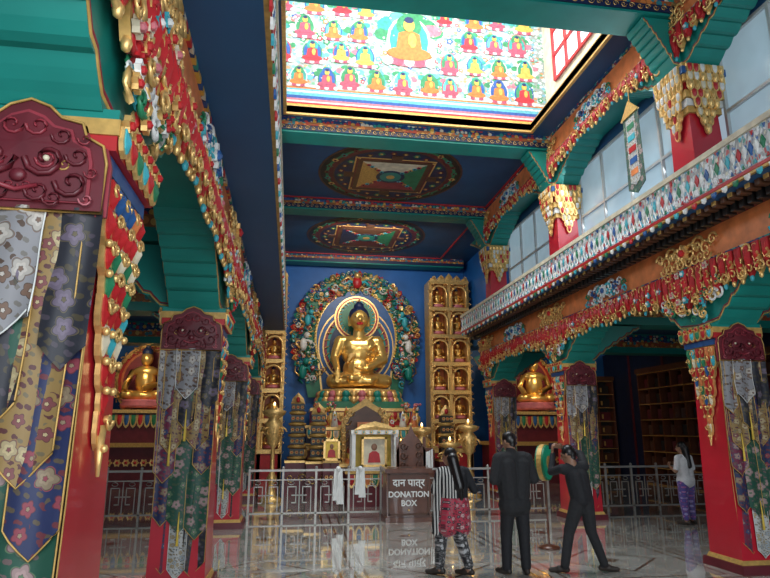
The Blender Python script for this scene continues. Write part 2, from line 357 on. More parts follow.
# ---------------------------------------------------------------- lower storey slabs (aisle ceilings)
for side,nm in((1,'right'),(-1,'left')):
    mb=MB()
    mb.box(sx(side,2.96),sx(side,10.0),-3,YE,4.44,4.95,'ceil'); mb.box(sx(side,4.3),sx(side,10.0),YE,22.44,4.7,4.95,'ceil')
    mb.build('ceiling_aisle_'+nm)
    mb=MB(); xw=sx(side,3.82)
    mb.box(xw,xw+side*.15,-3,YE,4.95,5.15,'teal'); mb.box(xw,xw+side*.15,-3,YE,7.3,8.1,'ceil')
    mb.box(sx(side,4.3),sx(side,4.45),YE,22.44,4.95,8.1,'bluewall'); mb.box(sx(side,3.82),sx(side,4.45),YE-.1,YE+.02,4.95,8.1,'bluewall')
    mb.build('wall_upper_'+nm)
wn=3
for side in(1,-1):
    for (a,b) in((-1.2,2.6),(3.2,7.1),(7.7,11.6),(12.2,16.1)):
        window('window_%d'%wn,sx(side,3.85),a,b,5.15,7.3,-side,'metal','glow',4,2,.05); wn+=1
# ---------------------------------------------------------------- cornice / balcony
for side in(1,-1):
    mb=MB(); ya,yb=-2.5,YE
    mb.box(sx(side,2.58),sx(side,2.94),ya,yb,4.44,4.96,'soffit')
    mb.box(sx(side,2.565),sx(side,2.58),ya,yb,4.5,4.92,'cornice')
    mb.box(sx(side,2.54),sx(side,2.6),ya,yb,4.92,4.99,'cream'); mb.box(sx(side,2.55),sx(side,2.6),ya,yb,4.46,4.5,'red'); mb.box(sx(side,2.56),sx(side,2.6),ya,yb,4.43,4.46,'goldp')
    y=ya+.05; k=0; Nn=V((-side,0,0)); Wn=UZ
    cols=('white','red','white','cyan','white','green','white','blue')
    while y<yb-.05:
        O=V((sx(side,2.565),y,4.71))
        mb.prism([(-.04,0),(0,-.08),(.04,0),(0,.08)],O,UY,Wn,Nn,.012,cols[k%8],.01)
        mb.prism([(-.02,0),(.02,0),(0,-.05)],O+Wn*.19+UY*.045,UY,Wn,Nn,.012,cols[(k+3)%8])
        mb.prism([(-.02,0),(.02,0),(0,.05)],O-Wn*.19+UY*.045,UY,Wn,Nn,.012,cols[(k+5)%8])
        mb.tube([O+Wn*.17,O+Wn*.02+UY*.045,O-Wn*.17],.008,'white',3)
        if k%2==0: mb.prism([(-.04,0),(.04,0),(.03,-.05),(0,-.07),(-.03,-.05)],V((sx(side,2.56),y,4.44)),UY,Wn,Nn,.02,cols[(k//2)%8],.01)
        y+=.09;k+=1
    y=ya; k=0
    while y<yb-.1:
        if side==1:
            mb.box(sx(side,2.7),sx(side,2.84),y,y+.07,4.35,4.45,'brown'); mb.box(sx(side,2.88),sx(side,3.02),y+.06,y+.13,4.28,4.45,'dark')
            if k%2==0: mb.box(sx(side,2.69),sx(side,2.7),y,y+.07,4.37,4.43,'goldp')
        y+=.14;k+=1
    if side==1: mb.box(sx(side,3.02),sx(side,3.15),ya,yb,4.34,4.45,'maroon')
    mb.box(sx(side,2.6),sx(side,3.15),ya,yb,4.42,4.445,'soffit')
    mb.build('balcony_cornice')
# ---------------------------------------------------------------- colonnade beams + carved fringes
def nearest(y): return min(abs(y-c) for c in COLY)
def beam(side,yA,yB,zb,zt,face,width,name,zdip,base):
    mb=MB(); xf=sx(side,face); N=V((-side,0,0))
    mb.box(xf,xf+side*width,yA,yB,zb,zt,'orange'); mb.box(xf+side*.02,xf+side*(width-.02),yA,yB,zb-.02,zb,'teal')
    mb.box(xf,xf-side*.03,yA,yB,zt-.05,zt,'band')
    xo=xf-side*.01; top=zb+.02
    y=yA+.1; k=0; st=.15
    while y<yB-.05:
        s=nearest(y); zl=zb-base-zdip*math.exp(-(s/.75)**2)-.07*abs(math.sin(y*2.8))
        O=V((xo,y,top)); w=st*1.1; h=top-zl
        mb.lappet(O,UY,UZ,N,w,h,'red',.05,'red' if k%2 else 'goldp')
        nrow=max(1,int(h/.125))
        for r in range(nrow):
            z=top-.06-r*.125; kk=random.random()
            o2=V((xo,y+random.uniform(-.03,.03),z))+N*(.055)
            if kk<.25: mb.rosette(o2,UY,UZ,N,.06,'gold','red',.035)
            elif kk<.7: mb.scroll(o2,UY,UZ,N,.075,'gold',1 if k%2 else -1,random.uniform(0,6),1.2,.22)
            elif kk<.77: mb.rosette(o2,UY,UZ,N,.055,'cyan','white',.035)
            elif kk<.85: mb.rosette(o2,UY,UZ,N,.055,'cream','pink',.035)
        mb.ell(V((xo,y,zl-.01))+N*.03,(.028,.028,.045),'gold' if k%3 else 'cyan',6,4)
        if k%2: mb.scroll(V((xo,y+st/2,zl+.06))+N*.08,UY,UZ,N,.08,'gold',1 if k%4==1 else -1,0,1.2,.2)
        y+=st;k+=1
    mb.box(xf,xf-side*.06,yA,yB,top-.02,top+.025,'band')
    for c in COLY:
        for sg in(-1,1):
            for q in range(4):
                mb.scroll(V((xo,c+sg*(.13+q*.15),zb+.24+(.05 if q%2 else -.03)))+N*.03,UY,UZ,N,.15-.02*q,'gold',sg,0 if sg>0 else math.pi,1.3,.2)
                mb.scroll(V((xo,c+sg*(.08+q*.13),zb+.11))+N*.05,UY,UZ,N,.09,'gold',-sg,0 if sg>0 else math.pi,1.3,.2)
        mb.rosette(V((xo,c,zb+.24))+N*.05,UY,UZ,N,.13,'gold','red',.05,8)
        m=c+2.25
        if m<yB-.5:
            for sg in(-1,1):
                for q in range(5):
                    mb.scroll(V((xo,m+sg*(.1+q*.13),zb+.22+.05*(q%2)))+N*.03,UY,UZ,N,.13-.014*q,('cyan','white','blue','white','green')[q],sg,0 if sg>0 else math.pi,1.2,.24)
                    mb.scroll(V((xo,m+sg*(.16+q*.12),zb+.12))+N*.03,UY,UZ,N,.08,('white','cyan','white','pink','cyan')[q],-sg,0,1.2,.24)
            mb.rosette(V((xo,m,zb+.22))+N*.05,UY,UZ,N,.12,'white','blue',.04,8)
    return mb.build(name)
for side in(1,-1):
    beam(side,-1.5,YE,3.88,4.42,3.15,.62,'carved_colonnade_beam',.2,.3)
    beam(side,-1.5,YE,7.55,8.1,3.2,.6,'carved_upper_beam',.3,.14)
# ---------------------------------------------------------------- columns
def bracket(mb,cx,cy,L,z0,z1,w,w0,axis='Y',dirs=(-1,1),k='teal',n=7):
    for dr in dirs:
        prof=[]
        for i in range(n):
            for q in range(5):
                f=(i+q/4)/n; s=w0+(L-w0)*f
                z=z0+(z1-z0)*(f**.8)-math.sin(math.pi*q/4)*.045*(1 if i else .5)
                prof.append((s,min(z,z1-.01)))
        prof=[(0,z0)]+prof
        vs=[];fs=[];nn=len(prof)
        for s,z in prof:
            for a in(-w/2,w/2):
                for zz in(z,z1):
                    vs.append((cx+a,cy+dr*s,zz) if axis=='Y' else (cx+dr*s,cy+a,zz))
        for i in range(nn-1):
            o=i*4;p=o+4
            fs+=[(o,o+1,p+1,p),(o+2,p+2,p+3,o+3),(o,p,p+2,o+2),(o+1,o+3,p+3,p+1)]
        fs.append((nn*4-4,nn*4-3,nn*4-1,nn*4-2)); mb.add(vs,fs,k)
        for a in(-w/2,w/2):
            for off,kk,rr in((.02,'goldp',.01),(.045,'rose',.01)):
                pts=[((cx+a,cy+dr*s,min(z+off,z1)) if axis=='Y' else (cx+dr*s,cy+a,min(z+off,z1))) for s,z in prof[::2]]
                mb.tube(pts,rr,kk,4)
def strip(mb,cx,w,z0,z1,yf,k,ph,edge=None,tip=.5,tassel=None,taper=0):
    nx,nz=6,14; vs=[];fs=[]
    for j in range(nz+1):
        f=j/nz
        for i in range(nx+1):
            u=i/nx-.5; z=z0+(z1-z0)*f
            if j==nz: z=z1-w*tip*(1-abs(u)*2)+w*tip*.5
            y=yf-.012*math.sin(u*9+ph+f*2.5)-.008*math.sin(f*7+ph)
            vs.append((cx+w*u*(1-taper*f),y,z))
    for j in range(nz):
        for i in range(nx):
            a=j*(nx+1)+i; fs.append((a,a+nx+1,a+nx+2,a+1))
    mb.add(vs,fs,k,True)
    if edge:
        pts=[vs[j*(nx+1)] for j in range(nz+1)]+[vs[nz*(nx+1)+i] for i in range(1,nx+1)]+[vs[j*(nx+1)+nx] for j in range(nz-1,-1,-1)]
        mb.tube([(p[0],p[1]-.004,p[2]) for p in pts],.004,edge,4)
    if tassel:
        x,y,z=cx,yf-.02,z1-w*tip*.5
        mb.tube([(x,y,z+.22),(x,y-.005,z+.05),(x,y,z-.12)],[.005,.01,.016],tassel,6)
        mb.ell((x,y,z+.03),.016,tassel,6,4)
def column(side,cy):
    mb=MB(); cx=sx(side,3.47); N=V((-side,0,0))
    mb.frust(cx,cy,0,.1,.74,.74,.72,.72,'maroon'); mb.frust(cx,cy,.1,.15,.66,.66,.62,.62,'goldp')
    mb.frust(cx,cy,.15,2.8,.6,.6,.52,.52,'redcol')
    for z,ww,k in((2.74,.6,'goldp'),(2.8,.64,'blue'),(2.88,.7,'red'),(2.95,.72,'goldp'),(3.0,.7,'teal')):
        mb.box(cx-ww/2,cx+ww/2,cy-ww/2,cy+ww/2,z,z+.075,k)
    for sg in(-1,1):
        for q in range(6):
            y=cy-.29+q*.116
            mb.lappet(V((cx+sg*.355,y,3.0)),UY,UZ,V((sg,0,0)),.11,.13,('cyan','red','green')[q%3],.02,'gold')
            mb.rosette(V((cx+sg*.36,y,3.03)),UY,UZ,V((sg,0,0)),.05,'gold','red',.03)
    bracket(mb,cx,cy,1.5,3.06,3.87,.56,.36)
    bracket(mb,cx,cy,1.5,3.06,3.84,.5,.36,'X',(side,))
    xr=cx-side*.33
    for dr in(-1,1):
        for q in range(18):
            a=random.uniform(.02,.62); zmin=3.14+.62*max(0,a-.15)
            z=random.uniform(zmin,zmin+.3); kk=random.choice(('gold','gold','red','cyan','white','gold','green'))
            mb.scroll(V((xr-side*random.uniform(0,.05),cy+dr*a,z)),UY,UZ,N,random.uniform(.06,.1),kk,dr,random.uniform(0,6),1.2,.22)
            if q%3==0: mb.rosette(V((xr-side*.05,cy+dr*a,z)),UY,UZ,N,.05,kk,'red',.03)
    for sg in(-1,1):
        Ns=V((sg,0,0)); xf=cx+sg*.285
        for r in range(9):
            nn=max(1,6-int(r*.72)); z=2.78-r*.125
            for q in range(nn):
                y=cy+(q-(nn-1)/2)*.095
                kk=random.choice(('cyan','red','cream','green','blue','red','orange','red'))
                mb.lappet(V((xf,y,z)),UY,UZ,Ns,.095,.17,kk,.035-.002*r,'gold')
                mb.ell(V((xf,y,z-.16))+Ns*.045,.02,'gold',6,4)
                if (r+q)%2==0: mb.scroll(V((xf,y,z-.04))+Ns*.05,UY,UZ,Ns,.045,'gold',1 if q%2 else -1,0,1.2,.22)
        mb.tube([(xf+sg*.02,cy,1.72),(xf+sg*.03,cy,1.5)],[.03,.008],'gold',6)
    yf=cy-.34; W=.66
    poly=[(-W/2,0),(W/2,0),(W/2,.22),(W*.47,.3),(W*.36,.34),(W*.33,.4),(W*.2,.42),(W*.12,.47),(0,.5),(-W*.12,.47),(-W*.2,.42),(-W*.33,.4),(-W*.36,.34),(-W*.47,.3),(-W/2,.22)]
    O=V((cx,yf,2.58))
    mb.prism([(a*1.04,b*1.03-.01) for a,b in poly],O,UX,UZ,-UY,.02,'rose'); mb.prism(poly,O,UX,UZ,-UY,.04,'maroon')
    mb.prism([(a*.84,b*.82+.035) for a,b in poly],O-UY*.02,UX,UZ,-UY,.035,'rose',.0); mb.prism([(a*.8,b*.78+.04) for a,b in poly],O-UY*.03,UX,UZ,-UY,.03,'maroon',.01)
    for sg in(-1,1):
        for (a,b,R,k) in((.1,.22,.085,'maroon'),(.1,.22,.045,'rose'),(.21,.12,.07,'maroon'),(.22,.24,.05,'maroon'),(.05,.37,.05,'rose'),(.08,.08,.05,'maroon'),(.15,.33,.045,'maroon'),(.27,.05,.03,'pink'),(.14,.05,.04,'maroon'),(.24,.32,.03,'rose'),(.03,.1,.03,'rose'),(.17,.2,.03,'goldp'),(.28,.17,.03,'rose')):
            mb.scroll(O+V((sg*a,-.06,b)),UX,UZ,-UY,R,k,sg,0 if sg<0 else math.pi,1.2,.15)
        mb.ell(O+V((sg*.1,-.07,.22)),.014,'cream',8,5)
    mb.ell(O+V((0,-.07,.14)),(.035,.02,.03),'maroon',8,5); mb.tube([O+V((-.08,-.07,.1)),O+V((0,-.075,.075)),O+V((.08,-.07,.1))],.01,'rose',5)
    mb.tube([O+V((a,-.045,b)) for a,b in poly+[poly[0]]],.007,'goldp',4)
    ph=random.random()*6
    for cxo,ww,z1,yy,k,e,t in(
        (-.15,.3,.30,.0,'br_red','goldp',None),(.15,.3,.26,.002,'br_blk','goldp',None),(0,.2,.22,.022,'br_wht','white',None),
        (-.19,.2,.75,.03,'br_navy','goldp',None),(.17,.26,.62,.032,'br_grn','goldp',None),(0,.3,.7,.042,'br_grn',None,'yellow'),
        (-.2,.24,1.2,.046,'br_red','goldp',None),(.2,.22,1.28,.047,'br_navy','goldp',None),
        (-.15,.24,1.5,.055,'br_tan','goldp','yellow'),(.13,.26,1.55,.058,'br_tan','goldp',None),(0,.2,1.75,.066,'br_blk','goldp','yellow'),
        (-.235,.2,1.95,.072,'br_grey','goldp',None),(.235,.2,1.98,.074,'br_blk',None,None),(-.02,.26,2.1,.084,'br_grey','white',None)):
        strip(mb,cx+cxo,ww,2.6,z1,yf-yy+.05,k,ph+cxo*7,e,.5,t,.08)
    return mb.build('temple_column')
for side in(1,-1):
    for cy in COLY: column(side,cy)
def upcolumn(side,cy):
    mb=MB(); cx=sx(side,3.5); 
    mb.frust(cx,cy,4.95,5.1,.6,.6,.56,.56,'goldp'); mb.frust(cx,cy,5.1,6.3,.5,.5,.46,.46,'redcol')
    for z,ww,k in((6.2,.54,'goldp'),(6.3,.58,'white'),(6.42,.64,'goldp'),(6.55,.6,'red'),(6.66,.68,'gold'),(6.78,.72,'blue'),(6.86,.66,'goldp')):
        mb.box(cx-ww/2,cx+ww/2,cy-ww/2,cy+ww/2,z,z+.11,k)
    for D,U in((V((-side,0,0)),UY),(V((0,-1,0)),UX)):
        for r in range(8):
            nn=max(1,5-int((r-3)*1.1)) if r>2 else 6; z=6.92-r*.13; off=.36-.012*r if r<5 else .27
            for q in range(nn):
                mb.lappet(V((cx,cy,z))+D*off+U*((q-(nn-1)/2)*.1),U,UZ,D,.1,.16,random.choice(('cream','gold','white','goldp','red','gold')),.03,'gold')
    bracket(mb,cx,cy,1.6,6.95,7.56,.5,.36)
    bracket(mb,cx,cy,.8,6.95,7.76,.44,.36,'X',(-side,))
    mb.build('gallery_column')
for side in(1,-1):
    for cy in COLY: upcolumn(side,cy)
for side in(1,-1):
    for cy in COLY:
        mb=MB(); mb.box(sx(side,3.8),sx(side,9.95),cy-.28,cy+.28,3.88,4.44,'teal')
        mb.box(sx(side,3.8),sx(side,9.95),cy-.31,cy-.28,4.2,4.4,'band'); mb.box(sx(side,3.8),sx(side,9.95),cy-.3,cy-.28,4.05,4.2,'bandor')
        mb.build('aisle_beam')
mb=MB(); bx=sx(1,3.1)
O=V((bx,8.35,6.85))
mb.flat([(-.22,0),(.22,0),(.24,-1.3),(0,-1.42),(-.24,-1.3)],O,UY,UZ,-UX,.012,'br_grn')
mb.flat([(-.13,-.1),(.13,-.1),(.14,-1.2),(0,-1.28),(-.14,-1.2)],O-UX*.012,UY,UZ,-UX,.01,'br_wht')
mb.prism([(-.26,-.05),(.26,-.05),(0,.22)],O,UY,UZ,-UX,.03,'goldp')
for i,k in enumerate(('green','cyan','red','blue','orange')): mb.box(bx-.03,bx-.022,8.25,8.45,6.55-i*.2,6.65-i*.2,k)
mb.tube([(bx,8.35,7.0),(bx,8.35,7.6)],.008,'goldp',5)
mb.build('hanging_banner')
# ---------------------------------------------------------------- remeshed figures
def capmesh(mb,p0,p1,r0,r1,seg=12):
    p0,p1=V(p0),V(p1); d=p1-p0
    mb.ell(p0,r0,'skin',seg,8); mb.ell(p1,r1,'skin',seg,8)
    if d.length>1e-4: mb.tube([p0,p1],[r0,r1],'skin',seg)
def figure(name,caps,voxel,matmap,loc,yaw,parent=None,smooth=3,scale=1):
    mb=MB()
    for c in caps:
        if c[0]=='c': capmesh(mb,c[1],c[2],c[3],c[4])
        else: mb.ell(c[1],c[2],'skin',16,12)
    t=mb.build('tmp_'+name)
    md=t.modifiers.new('r','REMESH'); md.mode='VOXEL'; md.voxel_size=voxel
    sm=t.modifiers.new('s','SMOOTH'); sm.iterations=smooth; sm.factor=.5
    dg=bpy.context.evaluated_depsgraph_get(); dg.update()
    me=bpy.data.meshes.new_from_object(t.evaluated_get(dg)); bpy.data.objects.remove(t)
    me.materials.clear(); labs=[]
    for c in caps:
        if c[-1] not in labs: labs.append(c[-1])
    for l in labs: me.materials.append(M[matmap.get(l,l)])
    nf=len(me.polygons); ctr=np.zeros(nf*3); me.polygons.foreach_get('center',ctr); ctr=ctr.reshape(-1,3)
    best=np.full(nf,1e9); idx=np.zeros(nf,dtype=np.int32)
    for c in caps:
        if c[0]=='c':
            a=np.array(c[1],float);b=np.array(c[2],float);ab=b-a;L=max(ab@ab,1e-9)
            h=np.clip(((ctr-a)@ab)/L,0,1); d=np.linalg.norm(ctr-a-h[:,None]*ab,axis=1)-(c[3]+(c[4]-c[3])*h)
        else:
            r=np.array(c[2] if not isinstance(c[2],(int,float)) else (c[2],)*3); q=(ctr-np.array(c[1],float))/r; k=np.linalg.norm(q,axis=1); d=(k-1)*r.min()
        ms=d<best-1e-4; best[ms]=d[ms]; idx[ms]=labs.index(c[-1])
    me.polygons.foreach_set('material_index',idx); me.polygons.foreach_set('use_smooth',[True]*nf); me.update()
    o=bpy.data.objects.new(name,me); bpy.context.collection.objects.link(o); o.location=loc; o.rotation_euler=(0,0,yaw); o.scale=(scale,)*3
    if parent: o.parent=parent
    return o
def hand(w,d,pn,side,curl=.5,s=1.0,lab='skin'):
    w=V(w); d=V(d).normalized(); pn=V(pn); pn=(pn-d*pn.dot(d)).normalized(); t=d.cross(pn).normalized()*side; out=[]
    for q in(-1,0,1): out.append(('c',tuple(w+t*.012*q*s),tuple(w+d*.085*s+t*.026*q*s),.017*s,.014*s,lab))
    for i,(o,L) in enumerate(((.032,.072),(.011,.082),(-.011,.076),(-.032,.06))):
        p=w+d*.088*s+t*o*s; a=curl*.5
        for seg,fr in enumerate((.45,.32,.25)):
            dd=(d*math.cos(a)+pn*math.sin(a)); q=p+dd*L*fr*s; r=(.0095,.0088,.008)[seg]*s
            out.append(('c',tuple(p),tuple(q),r,r*.93,lab)); p=q; a+=curl*.75
    p=w+d*.03*s+t*.03*s; q=p+(d*.6+t*.75+pn*.3).normalized()*.042*s; out.append(('c',tuple(p),tuple(q),.013*s,.011*s,lab))
    q2=q+(d*.9+t*.25+pn*.4).normalized()*.034*s; out.append(('c',tuple(q),tuple(q2),.0105*s,.009*s,lab))
    return out
def head(c,fd=(0,1,0),s=1.0,long=None):
    c=V(c); f=V(fd).normalized(); r=V((f.y,-f.x,0)).normalized(); u=r.cross(f); out=[]
    P=lambda a,b,z: tuple(c+r*a*s+f*b*s+u*z*s)
    out+= [('e',P(0,-.005,.015),(.074*s,.082*s,.088*s),'skin'),('c',P(0,.03,-.04),P(0,.045,-.075),.05*s,.032*s,'skin'),
           ('c',P(0,.078,.01),P(0,.1,-.022),.008*s,.014*s,'skin'),('c',P(-.018,.08,-.052),P(.018,.08,-.052),.009*s,.009*s,'lip'),
           ('c',P(-.03,.07,.03),P(.03,.07,.03),.013*s,.013*s,'skin'),('c',P(0,-.02,-.06),P(0,-.02,-.15),.052*s,.055*s,'skin')]
    for sg in(-1,1):
        out+=[('e',P(sg*.077,-.005,-.005),(.012*s,.018*s,.03*s),'skin'),('e',P(sg*.028,.076,.008),(.011*s,.011*s,.008*s),'eye')]
    out+= [('e',P(0,-.022,.035),(.086*s,.088*s,.09*s),'hair'),('c',P(0,-.055,0),P(0,-.05,-.05),.06*s,.045*s,'hair')]
    return out
def foot(a,d,lab='shoe'):
    a=V(a); d=V(d).normalized()
    return [('c',(a.x-d.x*.04,a.y-d.y*.04,.04),(a.x+d.x*.06,a.y+d.y*.06,.045),.036,.038,lab),('c',(a.x+d.x*.05,a.y+d.y*.05,.035),(a.x+d.x*.16,a.y+d.y*.16,.028),.037,.027,lab)]
mm=dict(hair='hair',skin='skin',eye='dark',lip='pink',shoe='sandal')
def c(a,b,r0,r1,l): return ('c',a,b,r0,r1,l)
# standing man, back to camera, weight on one leg, head bowed to the left
caps=head((-.02,.06,1.56),(-.5,1,-.25))
caps+=[c((-.07,0,.92),(-.1,.01,1.26),.13,.135,'top'),c((.07,0,.92),(.1,.01,1.26),.13,.135,'top'),c((-.15,.01,1.35),(.15,.01,1.35),.088,.088,'top'),c((-.07,0,.8),(.07,0,.8),.14,.14,'top'),c((0,0,1.37),(-.01,.02,1.44),.08,.062,'top')]
for s_ in(-1,1):
    caps+=[c((s_*.2,0,1.35),(s_*.28,-.02,1.1),.075,.062,'top'),c((s_*.28,-.02,1.1),(s_*.1,.24,1.06),.06,.045,'top')]
    caps+=hand((s_*.09,.25,1.06),(-s_*.5,.7,.1),(-s_,0,0),s_,.7)
caps+=[c((-.085,0,.84),(-.1,.06,.46),.1,.075,'pants'),c((-.1,.06,.46),(-.12,.04,.09),.072,.06,'pants')]+foot((-.12,.05,0),(-.35,1,0))
caps+=[c((.085,0,.84),(.11,.0,.46),.1,.075,'pants'),c((.11,.0,.46),(.1,-.03,.09),.072,.06,'pants')]+foot((.105,-.03,0),(.3,1,0))
figure('standing_man',caps,.009,dict(mm,top='cloth_char',pants='cloth_black'),(2.78,7.5,0),.15)
# woman with shawl, mid-step to the left
caps=head((-.05,.03,1.37),(-.8,.6,-.1),.95)
caps+=[c((-.03,-.05,1.35),(.03,-.13,1.02),.07,.06,'hair'),c((.03,-.125,1.05),(.05,-.12,.88),.06,.02,'hair')]
caps+=[c((-.05,0,.9),(-.08,0,1.12),.12,.115,'shawl'),c((.05,0,.9),(.05,0,1.12),.12,.115,'top'),c((-.14,0,1.19),(-.01,0,1.19),.07,.07,'shawl'),c((-.01,0,1.19),(.11,0,1.19),.07,.07,'top'),
  c((-.05,.0,.82),(-.1,0,.55),.135,.125,'kurta'),c((.05,0,.82),(.08,0,.55),.135,.125,'kurta'),c((-.19,.03,1.15),(-.23,.04,.5),.05,.065,'shawl'),c((-.02,0,1.2),(-.03,.01,1.27),.06,.045,'skin')]
caps+=[c((.15,0,1.19),(.25,-.03,.97),.058,.05,'top'),c((.25,-.03,.97),(.1,.2,1.04),.045,.034,'skin'),c((-.18,0,1.19),(-.24,.06,.96),.058,.05,'shawl'),c((-.24,.06,.96),(-.1,.22,1.04),.045,.034,'skin')]
caps+=hand((.09,.22,1.04),(-.4,.7,.4),(-1,0,0),1,.6,.9)+hand((-.09,.24,1.04),(.4,.7,.4),(1,0,0),-1,.6,.9)
caps+=[c((-.07,0,.75),(-.17,.05,.43),.1,.085,'pants'),c((-.17,.05,.43),(-.2,.03,.11),.082,.06,'pants'),c((-.2,.03,.1),(-.2,.03,.05),.038,.038,'skin')]+foot((-.2,.03,0),(-1,.6,0))
caps+=[c((.07,0,.75),(.05,-.02,.42),.1,.085,'pants'),c((.05,-.02,.42),(.13,-.08,.12),.082,.06,'pants'),c((.13,-.08,.1),(.13,-.08,.05),.038,.038,'skin')]+foot((.13,-.08,0),(-.8,.7,0))
figure('woman_in_striped_shawl',caps,.009,dict(mm,shawl='shawl',kurta='kurta',pants='pants',top='cloth_black'),(2.05,7.62,0),.05)
# striding person with raised arms, leaning forward-left
caps=head((-.03,.07,1.39),(-.75,.7,-.3))
caps+=[c((.07,0,.86),(.03,.03,1.12),.125,.125,'top'),c((.12,0,.86),(.09,.03,1.12),.11,.12,'top'),c((-.1,.04,1.21),(.15,.03,1.24),.07,.07,'top'),c((.01,.03,1.24),(-.01,.05,1.31),.06,.055,'skin')]
caps+=[c((-.13,.04,1.22),(-.2,.22,1.17),.06,.05,'top'),c((-.2,.22,1.17),(-.14,.28,1.38),.048,.036,'top'),c((.17,.03,1.24),(.2,.17,1.39),.06,.05,'top'),c((.2,.17,1.39),(.02,.28,1.47),.047,.036,'top')]
caps+=hand((-.14,.28,1.39),(.1,.25,1),(.6,-.4,0),-1,.8)+hand((.01,.28,1.47),(-1,.1,.3),(0,-.6,-.6),1,.8)
caps+=[c((.04,0,.84),(-.09,.04,.47),.1,.07,'pants'),c((-.09,.04,.47),(-.2,-.02,.1),.066,.055,'pants')]+foot((-.21,0,0),(-1,.5,0))
caps+=[c((.14,0,.84),(.19,.02,.47),.1,.07,'pants'),c((.19,.02,.47),(.31,-.02,.1),.066,.052,'pants')]+foot((.32,0,0),(.9,-.2,0))
o=figure('person_with_raised_arms',caps,.009,dict(mm,top='cloth_black',pants='cloth_char'),(3.58,7.5,0),0)
mb=MB(); mb.box(-.075,.075,-.006,.006,-.04,.04,'dark'); mb.box(-.07,.07,-.008,-.006,-.036,.036,'navy'); mb.ell((.05,.008,.02),.008,'metal',8,5)
ph=mb.build('mobile_phone',o,(-.09,.35,1.49)); ph.rotation_euler=(0,0,.3)
# woman at right in white top
caps=head((-.02,.02,1.37),(-.3,1,0),.95)+[c((0,-.05,1.36),(0,-.11,1.05),.07,.05,'hair')]
caps+=[c((-.05,0,.86),(-.07,0,1.12),.115,.115,'top'),c((.05,0,.86),(.07,0,1.12),.115,.115,'top'),c((-.13,0,1.19),(.13,0,1.19),.065,.065,'top'),c((-.04,0,.78),(.04,0,.78),.14,.14,'top'),c((0,0,1.2),(0,0,1.27),.055,.045,'skin')]
for s_ in(-1,1):
    caps+=[c((s_*.16,0,1.19),(s_*.22,0,1.0),.058,.052,'top'),c((s_*.22,0,1.0),(s_*.24,0,.95),.04,.038,'skin'),c((s_*.24,0,.95),(s_*.14,.2,1.03),.038,.028,'skin')]
    caps+=hand((s_*.13,.21,1.03),(-s_*.4,.7,.5),(-s_,0,0),s_,.6,.9)
    caps+=[c((s_*.08,0,.75),(s_*.09,.02,.42),.105,.08,'pants'),c((s_*.09,.02,.42),(s_*.09,0,.13),.08,.055,'pants'),c((s_*.09,0,.12),(s_*.09,0,.05),.035,.035,'skin')]+foot((s_*.09,0,0),(s_*.2,1,0))
figure('woman_in_white_top',caps,.01,dict(mm,top='cloth_white',pants='purple'),(7.35,10.75,0),.3)
# ---------------------------------------------------------------- great Buddha (seated, earth-touching)
def buddhacaps():
    L='g'; H='h'; out=[]
    out+=[('e',(0,0,.3),(.95,.6,.3),L),c((-.5,0,.3),(-.98,-.3,.27),.33,.27,L),c((.5,0,.3),(.98,-.3,.27),.33,.27,L),
          c((-.95,-.4,.25),(.35,-.8,.22),.25,.15,L),c((.95,-.4,.25),(-.35,-.78,.34),.25,.15,L),
          c((.35,-.8,.3),(.62,-.72,.36),.1,.07,'g'),c((-.35,-.75,.4),(-.62,-.68,.44),.1,.07,'g')]
    out+=[('e',(0,.05,.75),(.6,.45,.55),L),('e',(0,.05,1.35),(.66,.42,.55),L),c((-.3,.03,1.62),(.3,.03,1.62),.36,.36,L),c((-.58,.05,1.82),(.58,.05,1.82),.21,.21,L),c((0,.03,1.95),(0,.0,2.35),.24,.2,L)]
    out+=[c((.72,.05,1.8),(.92,-.0,1.12),.25,.22,L),c((.92,0,1.12),(.25,-.62,.72),.22,.11,L)]+hand((.28,-.6,.7),(-1,-.12,0),(0,0,1),1,.3,3.2,'g')
    out+=[c((-.72,.05,1.8),(-.93,-.12,1.15),.23,.18,L),c((-.93,-.12,1.15),(-.85,-.66,.66),.17,.11,L)]+hand((-.85,-.68,.64),(.05,-.35,-1),(0,1,0),-1,.15,3.0,'g')
    out+=[('e',(0,-.03,2.68),(.36,.38,.44),L),c((0,-.12,2.45),(0,-.17,2.38),.24,.18,L),c((0,-.39,2.74),(0,-.45,2.58),.035,.065,L),c((-.09,-.36,2.46),(.09,-.36,2.46),.035,.035,'lip')]
    for s_ in(-1,1): out+=[c((s_*.37,0,2.76),(s_*.37,0,2.44),.06,.06,L),c((s_*.08,-.36,2.82),(s_*.22,-.32,2.81),.03,.02,L),('e',(s_*.14,-.35,2.72),(.07,.04,.025),'eye')]
    out+=[('e',(0,.04,2.82),(.4,.38,.38),H),('e',(0,.05,3.18),(.2,.2,.2),H),('e',(0,.05,3.4),(.06,.06,.09),L)]
    for k in range(3): out.append(c((.5-.06*k,-.22,1.98-.03*k),(-.42-.02*k,-.3-.03*k,1.2-.12*k),.05,.045,'r'))
    for k in range(5): out.append(c((.78+.03*k,-.12-.03*k,1.7-.22*k),(.3,-.42,1.45-.17*k),.035,.03,'g'))
    for k in range(5): out.append(c((-.8+.05*k,-.5-.05*k,.48-.02*k),(.0,-.8-.01*k,.46-.08*k),.03,.03,'g'))
    for k in range(4): out.append(c((.8-.05*k,-.5-.05*k,.46-.02*k),(.1,-.84,.4-.07*k),.03,.03,'g'))
    return out
BZ=3.05; BY=21.0
figure('great_buddha_statue',buddhacaps(),.035,dict(g='goldst',h='navy',lip='red',eye='dark',r='goldp'),(XC-.03,BY,BZ+.03),0,smooth=2,scale=.92)
